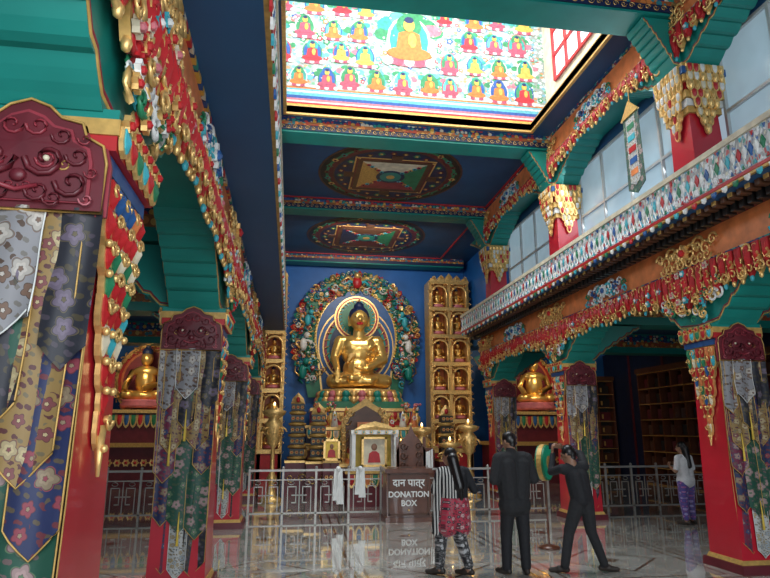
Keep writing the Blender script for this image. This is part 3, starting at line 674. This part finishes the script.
# throne
mb=MB()
for z0,z1,w,d,k in((0,.35,4.2,2.2,'maroon'),(.35,.5,4.1,2.15,'goldp'),(.5,1.15,3.9,2.1,'maroon'),(1.15,1.28,4.0,2.15,'goldp'),(1.28,1.75,3.6,2.0,'navy'),(1.75,1.85,3.7,2.1,'gold'),(1.85,2.3,3.3,1.9,'red'),(2.3,2.4,3.4,2.0,'gold'),(2.4,2.62,3.1,1.9,'green')):
    mb.box(XC-w/2,XC+w/2,21.0-d/2,21.0+d/2,z0,z1,k)
for z,w,d,k1 in((1.1,3.9,2.1,'gold'),(1.72,3.6,2.0,'cyan'),(2.26,3.2,1.9,'gold')):
    n=int(w/.2)
    for i in range(n):
        x=XC-w/2+.1+i*w/n
        mb.lappet(V((x,21.0-d/2,z)),UX,UZ,-UY,.19,.3,(k1,'red','blue','green')[i%4],.03,'gold')
for i in range(14):
    x=XC-1.45+i*.223; mb.scroll(V((x,20.03,2.12)),UX,UZ,-UY,.09,'gold',1 if i%2 else -1)
    mb.rosette(V((x,20.0,1.5)),UX,UZ,-UY,.11,'gold','red',.03)
for r,z in((1.42,2.66),(1.36,2.86)):
    n=32
    for i in range(n):
        a=math.pi*2*i/n; mb.ell(V((XC+r*math.cos(a),20.98+r*.62*math.sin(a),z)),(.14,.12,.14),('pink','gold','teal','gold')[i%4],8,5)
mb.lathe([(1.3,2.6),(1.36,2.7),(1.22,2.85),(1.34,2.98),(1.28,3.05)],(0,0,0),'gold',32)
nv=32*5
for i in range(len(mb.v)-nv,len(mb.v)):
    x,y,z=mb.v[i]; mb.v[i]=(XC+x,20.98+y*.65,z)
mb.build('lotus_throne')
# halo
mb=MB(); HY=22.3; HC=V((XC,HY,5.05))
def arch(rx,rz,zb,n=40):
    p=[]
    for i in range(n+1):
        a=-.35+ (math.pi+.7)*i/n; x=rx*math.cos(a); z=rz*math.sin(a)
        p.append((x,z*(1.05 if abs(x)<rx*.3 else 1)))
    return [(rx*.8,zb)]+p+[(-rx*.8,zb)]
def ardisc(cz,rx,rz,k,t0,t,n=36): mb.flat([(rx*math.cos(2*math.pi*i/n),rz*math.sin(2*math.pi*i/n)) for i in range(n)],HC+V((0,-t0,cz)),UX,UZ,-UY,t,k)
mb.flat(arch(2.15,2.42,-2.2),HC,UX,UZ,-UY,.05,'green'); mb.flat(arch(1.55,1.85,-2.2),HC-UY*.05,UX,UZ,-UY,.05,'gold'); mb.flat(arch(1.47,1.77,-2.2),HC-UY*.1,UX,UZ,-UY,.03,'blue')
for i,(rr,k) in enumerate(((1.42,'gold'),(1.37,'blue'),(1.25,'gold'),(1.2,'rose'),(1.1,'teal'),(1.0,'navy'))): ardisc(-.35,rr,rr*1.08,k,.13+i*.02,.02)
for i,(rr,k) in enumerate(((.84,'gold'),(.78,'red'),(.72,'gold'),(.68,'teal'),(.56,'green'))): ardisc(.72,rr,rr,k,.26+i*.02,.02)
for i in range(28):
    a=2*math.pi*i/28; mb.tube([HC+V((.58*math.cos(a),-.36,.72+.58*math.sin(a))),HC+V((.68*math.cos(a+.08),-.36,.72+.68*math.sin(a+.08)))],.018,'gold',4)
    mb.tube([HC+V((1.02*math.cos(a),-.26,-.35+1.1*math.sin(a))),HC+V((1.2*math.cos(a+.06),-.26,-.35+1.3*math.sin(a+.06)))],.02,'gold',4)
cols_=('teal','cyan','blue','gold','red','gold','white','teal','blue','pink','gold','green','orange','cyan')
for i in range(520):
    a=random.uniform(-.75,math.pi+.75); rr=random.uniform(1.62,2.34); 
    p=HC+V((rr*math.cos(a),-.08-random.random()*.16,rr*1.08*math.sin(a)))
    if p.z>7.58: p.z=7.58
    t=random.random(); kk=random.choice(cols_)
    if t<.55: mb.scroll(p,UX,UZ,-UY,random.uniform(.08,.15),kk,random.choice((-1,1)),random.uniform(0,6),1.2,.24)
    elif t<.85: mb.rosette(p,UX,UZ,-UY,random.uniform(.05,.1),kk,random.choice(('gold','red','white')),.05)
    else: mb.ell(p,(random.uniform(.05,.08),.05,random.uniform(.05,.07)),kk,8,5)
for i in range(46):
    a=-.5+(math.pi+1.0)*i/45; rr=2.32; p=HC+V((rr*math.cos(a),-.06,rr*1.06*math.sin(a))); d=V((math.cos(a),0,math.sin(a))); t_=V((-math.sin(a),0,math.cos(a)))
    if p.z>7.55: p.z=7.55
    mb.prism([(-.13,-.1),(.13,-.1),(.1,.06),(0,.16),(-.1,.06)],p,t_,d,-UY,.06,('teal','blue','red','gold')[i%4],.04); mb.scroll(p-UY*.1,t_,d,-UY,.09,'gold',1 if i%2 else -1)
for i in range(60):
    a=-.45+(math.pi+.9)*i/60; mb.ell(HC+V((1.53*math.cos(a),-.15,1.83*math.sin(a))),.045,'gold' if i%2 else 'yellow',6,4)
for sg in(-1,1):
    for z,s,kk in((-1.3,1,'teal'),(-.3,.9,'white'),(.6,.8,'cyan')):
        rx=1.95 if z<.3 else 1.82
        b=HC+V((sg*rx,-.3,z)); mb.ell(b,(.15*s,.12,.28*s),kk,10,6); mb.ell(b+V((-sg*.12,-.08,.36*s)),.13*s,kk,8,6); mb.ell(b+V((-sg*.22,-.12,.32*s)),(.08*s,.06,.05*s),'gold',8,5)
        mb.tube([b+V((0,0,.15)),b+V((-sg*.2,-.08,.12)),b+V((-sg*.28,-.1,.0))],[.06,.045,.03],kk); mb.tube([b+V((0,0,-.15)),b+V((sg*.14,-.02,-.3)),b+V((-sg*.02,-.05,-.42))],[.08,.06,.03],kk); mb.tube([b+V((sg*.1,0,-.15)),b+V((sg*.28,0,0)),b+V((sg*.26,0,.22))],[.04,.03,.02],'gold')
g=HC+V((0,-.25,2.1)); mb.ell(g,(.2,.14,.24),'red',10,6); mb.ell(g+V((0,-.06,.26)),.13,'gold',8,6)
for sg in(-1,1): mb.tube([g,g+V((sg*.35,0,.22)),g+V((sg*.62,0,.02))],[.09,.07,.02],'gold'); mb.tube([g+V((0,0,-.05)),g+V((sg*.3,0,.05)),g+V((sg*.5,0,-.12))],[.07,.06,.02],'cyan')
mb.build('carved_halo_screen')
# ---------------------------------------------------------------- niche shelves
def smallb(mb,c0,s,k='goldst'):
    c0=V(c0); E=lambda a,r,kk=k: mb.ell(c0+V(a)*s,tuple(x*s for x in r),kk,8,6)
    E((0,0,.12),(.42,.28,.12)); E((-.28,-.1,.14),(.16,.16,.1)); E((.28,-.1,.14),(.16,.16,.1)); E((0,0,.42),(.2,.15,.28)); E((0,0,.6),(.26,.13,.12)); E((0,0,.86),(.12,.13,.15)); E((0,0,.99),(.11,.11,.1),'navy'); E((0,0,1.1),(.05,.05,.07),'navy')
    mb.tube([c0+V((-.24,0,.62))*s,c0+V((-.34,-.05,.38))*s,c0+V((-.32,-.26,.2))*s],.06*s,k); mb.tube([c0+V((.24,0,.62))*s,c0+V((.34,-.05,.38))*s,c0+V((.02,-.26,.25))*s],.06*s,k)
    mb.lathe([(.42*s,-.12*s),(.46*s,-.06*s),(.4*s,0),(.44*s,.04*s)],c0,'pink' if k=='goldst' else k,10)
def shelf(cx):
    mb=MB(); W=1.5; y0,y1=21.3,22.1; zb,zt=1.0,7.1
    mb.box(cx-W/2,cx+W/2,y1-.08,y1,0,zt,'rose')
    for x in(-W/2+.05,0,W/2-.05): mb.box(cx+x-.06,cx+x+.06,y0,y1,0,zt,'gold')
    n=6; h=(zt-zb)/n; mb.box(cx-W/2,cx+W/2,y0,y1,0,zb,'red')
    for i in range(n+1): mb.box(cx-W/2,cx+W/2,y0-.04,y1,zb+i*h-.08,zb+i*h+.06,'gold')
    for i in range(n):
        for sg in(-1,1):
            x=cx+sg*W/4; z=zb+i*h+.06
            mb.box(x-.3,x+.3,y1-.12,y1-.08,z,z+h-.14,'orange')
            smallb(mb,(x,y0+.3,z+.1),.62)
            pts=[(x+.29*math.cos(a),y0-.03,z+.5+.3*math.sin(a)) for a in [math.pi*q/10 for q in range(11)]]
            mb.tube([(x+.29,y0-.03,z)]+pts+[(x-.29,y0-.03,z)],.045,'gold',5)
            for q in(-1,1): mb.scroll(V((x+q*.24,y0-.04,z+h-.2)),UX,UZ,-UY,.1,'gold',q,0,1.3,.2)
    for k_ in range(5):
        x=cx-W/2+.16+k_*.3; hh=.35-.08*abs(k_-2); mb.prism([(-.17,0),(.17,0),(.12,hh*.6),(0,hh),(-.12,hh*.6)],V((x,y0,zt)),UX,UZ,-UY,.06,'gold',.02); mb.scroll(V((x,y0-.08,zt+.14)),UX,UZ,-UY,.08,'gold')
    for sg in(-1,1):
        for i in range(24): mb.scroll(V((cx+sg*(W/2+.0),y0-.03,zb+i*.25)),UX,UZ,-UY,.08,'gold',sg if i%2 else -sg)
    mb.build('shrine_cabinet')
shelf(5.7); shelf(-1.02)
for x in(8.4,-4.6):
    mb=MB(); y=20.0
    mb.box(x-1.6,x+1.6,y-.6,y+1.35,0,1.2,'maroon'); mb.box(x-1.7,x+1.7,y-.7,y+1.35,1.2,1.32,'goldp'); mb.box(x-1.2,x+1.2,y-.4,y+1.3,1.32,2.2,'maroon'); mb.box(x-1.3,x+1.3,y-.5,y+1.3,2.2,2.3,'gold')
    for i in range(12): mb.lappet(V((x-1.1+i*.2,y-.42,2.15)),UX,UZ,-UY,.19,.4,('red','blue','green')[i%3],.03,'gold'); mb.rosette(V((x-1.4+i*.25,y-.62,.75)),UX,UZ,-UY,.12,'gold','red',.03)
    smallb(mb,(x,y+.2,2.55),1.6)
    for rx,k,t in((1.2,'gold',0),(1.08,'red',.03),(.98,'orange',.06),(.9,'rose',.09)):
        mb.flat([(rx*math.cos(2*math.pi*i/28),rx*1.05*math.sin(2*math.pi*i/28)) for i in range(28)],(x,y+1.2,3.3),UX,UZ,-UY,.04+t,k)
    for i in range(30):
        a=2*math.pi*i/30; mb.scroll(V((x+1.15*math.cos(a),y+1.05,3.3+1.1*math.sin(a))),UX,UZ,-UY,.13,'gold',1 if i%2 else -1,a)
    mb.build('side_deity_shrine')
def scripture(x0_,x1_,yy,axis):
    mb=MB()
    def BX(a,b,f0,f1,z0,z1,k):
        if axis=='X': mb.box(a,b,yy+f0,yy+f1,z0,z1,k)
        else: mb.box(yy+f0,yy+f1,a,b,z0,z1,k)
    BX(x0_,x1_,.5,.6,0,3.6,'dark'); m=max(2,int((x1_-x0_)/.6)); dx=(x1_-x0_)/m
    for i in range(m+1): BX(x0_+i*dx-.03,x0_+i*dx+.03,0,.6,0,3.6,'wood')
    for j in range(8): BX(x0_,x1_,0,.6,j*.5,j*.5+.05,'wood'); BX(x0_,x1_,-.01,.0,j*.5+.01,j*.5+.03,'goldp')
    for i in range(m):
        for j in range(7):
            BX(x0_+i*dx+.08,x0_+(i+1)*dx-.08,.2,.5,j*.5+.06,j*.5+.36,random.choice(('maroon','brown','dark','brown','maroon','dark','wood')))
            BX(x0_+i*dx+.2,x0_+i*dx+.26,.18,.2,j*.5+.12,j*.5+.28,'goldp')
    BX(x0_-.05,x1_+.05,-.05,.6,3.55,3.7,'brown')
    mb.build('scripture_cabinet')
scripture(10.3,12.2,21.7,'X'); scripture(13.0,19.0,11.6,'Y'); scripture(-7.3,-6.5,21.7,'X')
# ---------------------------------------------------------------- altar group
mb=MB(); a0,a1,yA,yB=.55,4.1,17.3,18.9
mb.box(a0,a1,yA,yB,0,1.15,'maroon'); mb.box(a0-.08,a1+.08,yA-.08,yB,1.15,1.25,'goldp'); mb.box(a0+.1,a1-.1,yA+.6,yB,1.25,1.7,'green'); mb.box(a0,a1,yA+.55,yB,1.7,1.78,'gold')
for i in range(16):
    x=a0+.12+i*.22; mb.lappet(V((x,yA,1.12)),UX,UZ,-UY,.2,.34,('red','blue','orange','green')[i%4],.03,'gold'); mb.rosette(V((x,yA,.45)),UX,UZ,-UY,.09,'gold','cyan',.03)
    mb.lappet(V((x,yA+.6,1.68)),UX,UZ,-UY,.18,.26,('cyan','red','orange','white')[i%4],.02,'gold')
for i in range(14):
    mb.lathe([(.05,0),(.055,.015),(.015,.04),(.015,.08),(.06,.13),(.065,.16)],(.75+i*.24,17.45,1.25),'gold',10); mb.ell((.75+i*.24,17.45,1.43),(.012,.012,.028),'lamp',6,5)
for i in range(9):
    x=.95+i*.34; h=.35+.12*((i*7)%3); mb.lathe([(.1,0),(.11,.04),(.08,h*.4),(.05,h*.8),(.01,h)],(x,18.1,1.78),('red','white','orange')[i%3],10); mb.rosette(V((x,18.0,1.78+h*.45)),UX,UZ,-UY,.08,'white','pink',.02); mb.ell((x,18.02,1.78+h*.75),.035,'yellow',6,4)
mb.build('offering_altar')
def vase(x,y,z,s,flw,nm='flower_vase'):
    mb=MB(); mb.lathe([(.1*s,0),(.12*s,.03*s),(.06*s,.1*s),(.14*s,.25*s),(.16*s,.38*s),(.07*s,.5*s),(.1*s,.56*s)],(x,y,z),'gold',12)
    for i in range(16):
        a=random.uniform(0,6.3); r=random.uniform(.0,.2)*s; h=random.uniform(.62,.95)*s
        p=(x+r*math.cos(a),y+r*math.sin(a),z+h); mb.tube([(x,y,z+.5*s),p],.008*s,'green',4); mb.ell(p,.055*s,random.choice(flw),6,4)
    mb.build(nm)
for i,x in enumerate((.8,1.2,3.5,3.85)): vase(x,18.55,1.785,.75,('orange','pink','white','yellow'))
def tower(x,y,z0,h,w):
    mb=MB(); n=int(h/.3)
    mb.box(x-w*.6,x+w*.6,y-w*.6,y+w*.6,0,z0,'maroon'); mb.box(x-w*.64,x+w*.64,y-w*.64,y+w*.64,z0-.06,z0,'gold')
    for q in(-1,1): mb.scroll(V((x+q*w*.3,y-w*.6,z0*.5)),UX,UZ,-UY,.12,'gold',q)
    for i in range(n):
        z=z0+i*.3; ww=w*(1-.1*i/n)
        mb.lathe([(ww*.32,z),(ww*.5,z+.03),(ww*.52,z+.08),(ww*.3,z+.12)],(x,y,0),'goldp',14)
        mb.box(x-ww*.4,x+ww*.4,y-ww*.4,y+ww*.4,z+.12,z+.3,'dark')
        for q in(-1,0,1): mb.rosette(V((x+q*ww*.26,y-ww*.4,z+.21)),UX,UZ,-UY,.055,'goldp','red',.02)
    mb.prism([(-w*.4,0),(w*.4,0),(w*.3,.16),(0,.32),(-w*.3,.16)],V((x,y,z0+n*.3)),UX,UZ,-UY,.05,'gold',.05)
    mb.ell((x,y-.08,z0+n*.3+.12),(.06,.04,.08),'red',8,5)
    mb.build('gilded_offering_tower')
tower(.75,16.6,.9,1.3,.5); tower(.2,17.2,.9,1.6,.5); tower(4.45,17.3,.9,1.3,.46)
def lampstand(x,y,h):
    mb=MB(); mb.lathe([(.28,0),(.3,.06),(.12,.14),(.07,.4),(.13,.55),(.05,.7),(.05,h*.55),(.14,h*.6),(.2,h*.7),(.22,h*.8),(.12,h*.86),(.26,h*.9),(.3,h*.94),(.1,h*.97),(.04,h)],(x,y,0),'gold',16)
    for i in range(8):
        a=i*math.pi/4; mb.scroll(V((x+.2*math.cos(a),y+.2*math.sin(a),h*.72)),V((math.cos(a),math.sin(a),0)),UZ,V((-math.sin(a),math.cos(a),0)),.12,'gold')
    mb.ell((x,y,h+.03),(.025,.025,.06),'lamp',6,5); mb.build('butter_lamp_stand')
lampstand(-.4,15.6,2.3); lampstand(4.0,15.2,1.45); lampstand(4.7,15.9,1.9); lampstand(3.5,16.2,1.8)
# portrait throne
mb=MB(); x,y=1.98,15.8
mb.box(x-.7,x+.7,y-.35,y+.45,0,.8,'maroon'); mb.box(x-.75,x+.75,y-.4,y+.5,.8,.88,'gold')
for i,k in enumerate(('orange','yellow','red')): mb.box(x-.55+.03*i,x+.55-.03*i,y-.2,y+.45,.88+i*.12,.99+i*.12,k)
mb.flat([(-.6,0),(.6,0),(.64,1.0),(.45,1.35),(.2,1.5),(0,1.65),(-.2,1.5),(-.45,1.35),(-.64,1.0)],V((x,y+.5,.88)),UX,UZ,-UY,.08,'goldp')
mb.flat([(-.5,.1),(.5,.1),(.53,.95),(.36,1.24),(0,1.45),(-.36,1.24),(-.53,.95)],V((x,y+.42,.88)),UX,UZ,-UY,.03,'brown')
mb.box(x-.25,x+.25,y+.1,y+.14,1.25,1.9,'orange'); mb.box(x-.2,x+.2,y+.085,y+.1,1.3,1.85,'goldp'); mb.ell((x,y+.08,1.66),(.07,.02,.09),'skin'); mb.ell((x,y+.08,1.46),(.14,.02,.13),'red')
for sg in(-1,1):
    for i in range(6): mb.scroll(V((x+sg*(.58-.08*max(0,i-3)),y+.38,1.05+i*.22)),UX,UZ,-UY,.12,'gold',sg)
for i in range(8): mb.rosette(V((x-.6+i*.17,y-.36,.4)),UX,UZ,-UY,.08,'gold','red',.03)
mb.build('portrait_throne')
def frame(nm,x,y,z,w,h,kf,kin,robe='red',parent=None):
    mb=MB(); t=.05
    mb.box(x-w/2,x+w/2,y,y+.03,z,z+h,kin)
    for a,b,c_,d in((-w/2,w/2,0,t),(-w/2,w/2,h-t,h),(-w/2,-w/2+t,0,h),(w/2-t,w/2,0,h)): mb.box(x+a,x+b,y-.02,y+.04,z+c_,z+d,kf)
    mb.ell((x,y-.005,z+h*.66),(w*.12,.012,h*.12),'skin'); mb.flat([(-w*.25,0),(w*.25,0),(w*.2,h*.3),(w*.08,h*.38),(-w*.08,h*.38),(-w*.2,h*.3)],V((x,y,z+h*.14)),UX,UZ,-UY,.012,robe)
    mb.tube([(x,y+.03,z+h*.6),(x,y+.2,z)],.015,kf,5)
    return mb.build(nm,parent)
dc=empty('altar_display_case')
mb=MB(); x,y=1.98,14.6
mb.box(x-.65,x+.65,y-.3,y+.35,0,.72,'maroon'); mb.box(x-.7,x+.7,y-.35,y+.4,.72,.78,'goldp')
for i in range(7): mb.lappet(V((x-.55+i*.183,y-.3,.7)),UX,UZ,-UY,.17,.3,('red','blue','orange','green')[i%4],.02,'gold')
for a in(-.5,.5):
    for b in(-.2,.25): mb.box(x+a-.045,x+a+.045,y+b-.03,y+b+.03,.78,1.6,'silk')
mb.box(x-.56,x+.56,y-.24,y+.29,1.6,1.7,'silk'); mb.box(x-.56,x+.56,y-.24,y+.29,.78,.85,'silk'); mb.box(x-.5,x+.5,y+.24,y+.27,.84,1.6,'yellow')
for q in range(6): mb.rosette(V((x-.45+q*.18,y-.25,1.65)),UX,UZ,-UY,.05,'gold','cyan',.02)
mb.prism([(-.5,0),(.5,0),(.3,.12),(0,.2),(-.3,.12)],V((x,y-.2,1.7)),UX,UZ,-UY,.05,'gold',.02)
mb.build('case',dc)
frame('portrait',1.98,14.5,.86,.6,.68,'gold','cream','red',dc)
st=empty('side_table')
mb=MB(); mb.box(.98,1.2,15.0,15.35,0,.97,'maroon'); mb.box(.8,1.24,14.96,15.39,.93,.98,'goldp'); mb.box(.82,1.0,15.0,15.35,0,.93,'maroon')
for i in range(3): mb.rosette(V((.9+i*.11,15.0,.6)),UX,UZ,-UY,.05,'gold','red',.02)
mb.build('table',st); frame('portrait',1.02,15.1,.98,.4,.5,'gold','yellow','red',st)
def khata(x,y,z0,z1):
    mb=MB()
    for q in(-1,1):
        vs=[];fs=[]
        for j in range(15):
            f=j/14
            for i in range(7):
                u=i/6-.5; vs.append((x+q*.04+u*(.08+.06*f),y-.02-.02*math.sin(u*14+j*.4)-.01*q,z0+(z1-z0)*f*(1 if q>0 else .9)))
        for j in range(14):
            for i in range(6): a=j*7+i; fs.append((a,a+7,a+8,a+1))
        mb.add(vs,fs,'silk',True)
    mb.ell((x,y-.02,z0),(.05,.04,.05),'silk'); mb.build('khata_scarf')
khata(.98,12.45,.95,.28); khata(1.42,12.45,.95,.4)
mb=MB()
x=3.0; vs=[];fs=[]
for j in range(9):
    for i in range(13):
        u=i/12-.5; sag=.18*(1-(2*u)**2); vs.append((x+u*.55,14.0-.03*math.sin(u*25),1.28-sag*.5-j*.045*(1+.3*abs(u))))
for j in range(8):
    for i in range(12): a=j*13+i; fs.append((a,a+13,a+14,a+1))
mb.add(vs,fs,'silk',True); mb.box(x-.3,x+.3,14.02,14.06,0,1.3,'wood')
mb.build('draped_silk_stand')
# carved wooden lectern chair
mb=MB(); x,y=2.66,13.5
for a in(-.3,.3):
    mb.box(x+a-.03,x+a+.03,y-.05,y+.01,0,1.55,'wood'); mb.box(x+a-.03,x+a+.03,y+.4,y+.46,0,.65,'wood'); mb.box(x+a-.03,x+a+.03,y-.02,y+.44,.62,.68,'wood')
mb.box(x-.33,x+.33,y-.04,y+.46,.42,.48,'wood'); mb.flat([(-.3,0),(.3,0),(.33,.75),(.2,.98),(.07,1.12),(0,1.3),(-.07,1.12),(-.2,.98),(-.33,.75)],V((x,y,.5)),UX,UZ,-UY,.05,'wood')
for sg in(-1,1):
    for i in range(4): mb.scroll(V((x+sg*.17,y-.06,.75+i*.2)),UX,UZ,-UY,.09,'brown',sg)
mb.ell((x,y-.02,1.82),.04,'gold'); mb.build('carved_wooden_chair')
db=empty('donation_box',(2.28,12.1,0))
mb=MB(); w,d,h=.84,.55,.98
mb.box(-w/2-.03,w/2+.03,-d/2-.03,d/2+.03,0,.09,'wood'); mb.box(-w/2,w/2,-d/2,d/2,.09,h-.08,'wood'); mb.box(-w/2-.04,w/2+.04,-d/2-.04,d/2+.04,h-.08,h,'wood')
for a,b,c_,e in((-.39,.39,.13,.16),(-.39,.39,.86,.88),(-.39,-.36,.13,.88),(.36,.39,.13,.88)): mb.box(a,b,-d/2-.02,-d/2,c_,e,'brown')
mb.box(-.12,.12,-.015,.015,h,h+.008,'dark'); mb.ell((0,-d/2-.02,.22),.02,'gold')
mb.build('box_body',db)
def txt(s,z,size,nm):
    cu=bpy.data.curves.new(nm,'FONT'); cu.body=s; cu.size=size; cu.align_x='CENTER'; cu.extrude=.003; cu.offset=.004
    o=bpy.data.objects.new(nm,cu); bpy.context.collection.objects.link(o); o.parent=db; o.location=(0,-d/2-.024,z); o.rotation_euler=(math.pi/2,0,0); cu.materials.append(M['silk'])
txt('DONATION',.46,.145,'lettering_donation'); txt('BOX',.3,.145,'lettering_box'); txt('दान पात्र',.66,.18,'lettering_hindi')
# ---------------------------------------------------------------- railings
def railing(x0_,x1_,y):
    mb=MB(); mb.box(x0_,x1_,y-.03,y+.03,.9,.94,'rail'); mb.box(x0_,x1_,y-.02,y+.02,.1,.13,'rail'); mb.box(x0_,x1_,y-.015,y+.015,.73,.75,'rail')
    n=max(1,round((x1_-x0_)/.62)); dx=(x1_-x0_)/n
    for i in range(n+1): mb.box(x0_+i*dx-.02,x0_+i*dx+.02,y-.02,y+.02,0,.95,'rail'); mb.ell((x0_+i*dx,y,.97),.03,'rail',8,6)
    for i in range(n):
        a=x0_+i*dx; t=.01
        def b(u0,u1,z0,z1): mb.box(a+u0*dx,a+u1*dx,y-t,y+t,z0,z1,'rail')
        for u in(.15,.85): b(u-.012,u+.012,.14,.62)
        b(.15,.4,.6,.62); b(.6,.85,.6,.62); b(.388,.412,.3,.62); b(.588,.612,.3,.62); b(.27,.415,.3,.32); b(.585,.73,.3,.32); b(.27,.73,.44,.46); b(.488,.512,.14,.72)
        for u in(.25,.75): mb.tube([(a+(u+.09*math.cos(q))*dx,y,.68+.035*math.sin(q)) for q in [k*math.pi/4 for k in range(9)]],.008,'rail',4)
    mb.build('fretwork_railing')
railing(-7.2,-1.55,12.7); railing(-.75,1.85,12.55); railing(2.8,5.4,12.55); railing(6.2,12.2,12.7)
# green drum on a stand
mb=MB(); x,y,z=3.84,9.0,1.22
rot=Matrix.Rotation(math.radians(48),3,'Z'); O=V((x,y,z)); Nn=rot@V((0,-1,0)); Uu=rot@UX
for r,k,t0,t1 in((.26,'green',-.06,.06),(.24,'emerald',-.065,.065),(.1,'goldp',-.07,.07),(.27,'goldp',-.035,.035)):
    mb.flat([(r*math.cos(2*math.pi*i/28),r*math.sin(2*math.pi*i/28)) for i in range(28)],O+Nn*t0,Uu,UZ,Nn,t1-t0,k)
mb.tube([O+V((0,0,-.26)),(x,y,.05)],.014,'wood',8); mb.lathe([(.16,0),(.15,.03),(.03,.06)],(x,y,0),'wood',14)
mb.build('ritual_drum_on_stand')
# ---------------------------------------------------------------- lights
def area(nm,loc,size,power,col,target):
    l=bpy.data.lights.new(nm,'AREA'); l.shape='RECTANGLE'; l.size,l.size_y=size; l.energy=power; l.color=col
    o=bpy.data.objects.new(nm,l); o.location=loc; o.rotation_euler=(V(target)-V(loc)).to_track_quat('-Z','Y').to_euler(); bpy.context.collection.objects.link(o)
area('skylight_daylight',(2.3,9.2,11.5),(6,3.4),760,(.9,.96,1),(2.3,9.0,0))
area('mural_fill_light',(2.3,7.6,10.3),(6,1.8),60,(.95,.98,1),(2.3,11.6,9.9))  # added fill aimed at the mural; the wall behind it has no windows
area('entrance_daylight',(1.8,-2.8,3.2),(7,4.5),540,(.88,.95,1),(1.8,8,3.4))
for s_,p in((1,80),(-1,160)):
    area('gallery_window_daylight',(sx(s_,3.7),9.6,6.3),(4,1.8),p,(.85,.93,1),(XC,9.6,4.6))
area('altar_fill_light',(XC,17.5,7.6),(2,.6),150,(1,.93,.82),(XC,21,4.6))  # added fill on the Buddha
for x in(8.4,-4.6): area('shrine_fill_light',(x,18.2,4.2),(.8,.4),36,(1,.78,.5),(x,20.6,2.8))  # added warm fill for each side deity, no fixture there
for x,p in((9.2,30),(-4.5,55)): area('aisle_fill_light',(x,8,4.3),(2,2),p,(.95,.95,.95),(x,8,0))  # added fill below the aisle ceilings, not a fitting of the hall
w=bpy.data.worlds.new('sky'); bpy.context.scene.world=w; w.use_nodes=True
w.node_tree.nodes['Background'].inputs[0].default_value=(.6,.75,.9,1); w.node_tree.nodes['Background'].inputs[1].default_value=.5
# ---------------------------------------------------------------- camera
cd=bpy.data.cameras.new('camera'); cam=bpy.data.objects.new('camera',cd); bpy.context.collection.objects.link(cam)
cd.sensor_width=36; cd.lens=36*600/770; cd.clip_start=.05
psi,th=math.radians(8.77),math.radians(13.22)
F=V((math.sin(psi)*math.cos(th),math.cos(psi)*math.cos(th),math.sin(th)))
cam.location=(0,0,1.7); cam.rotation_euler=F.to_track_quat('-Z','Y').to_euler()
bpy.context.scene.camera=cam
bpy.context.scene.view_settings.view_transform='Standard'
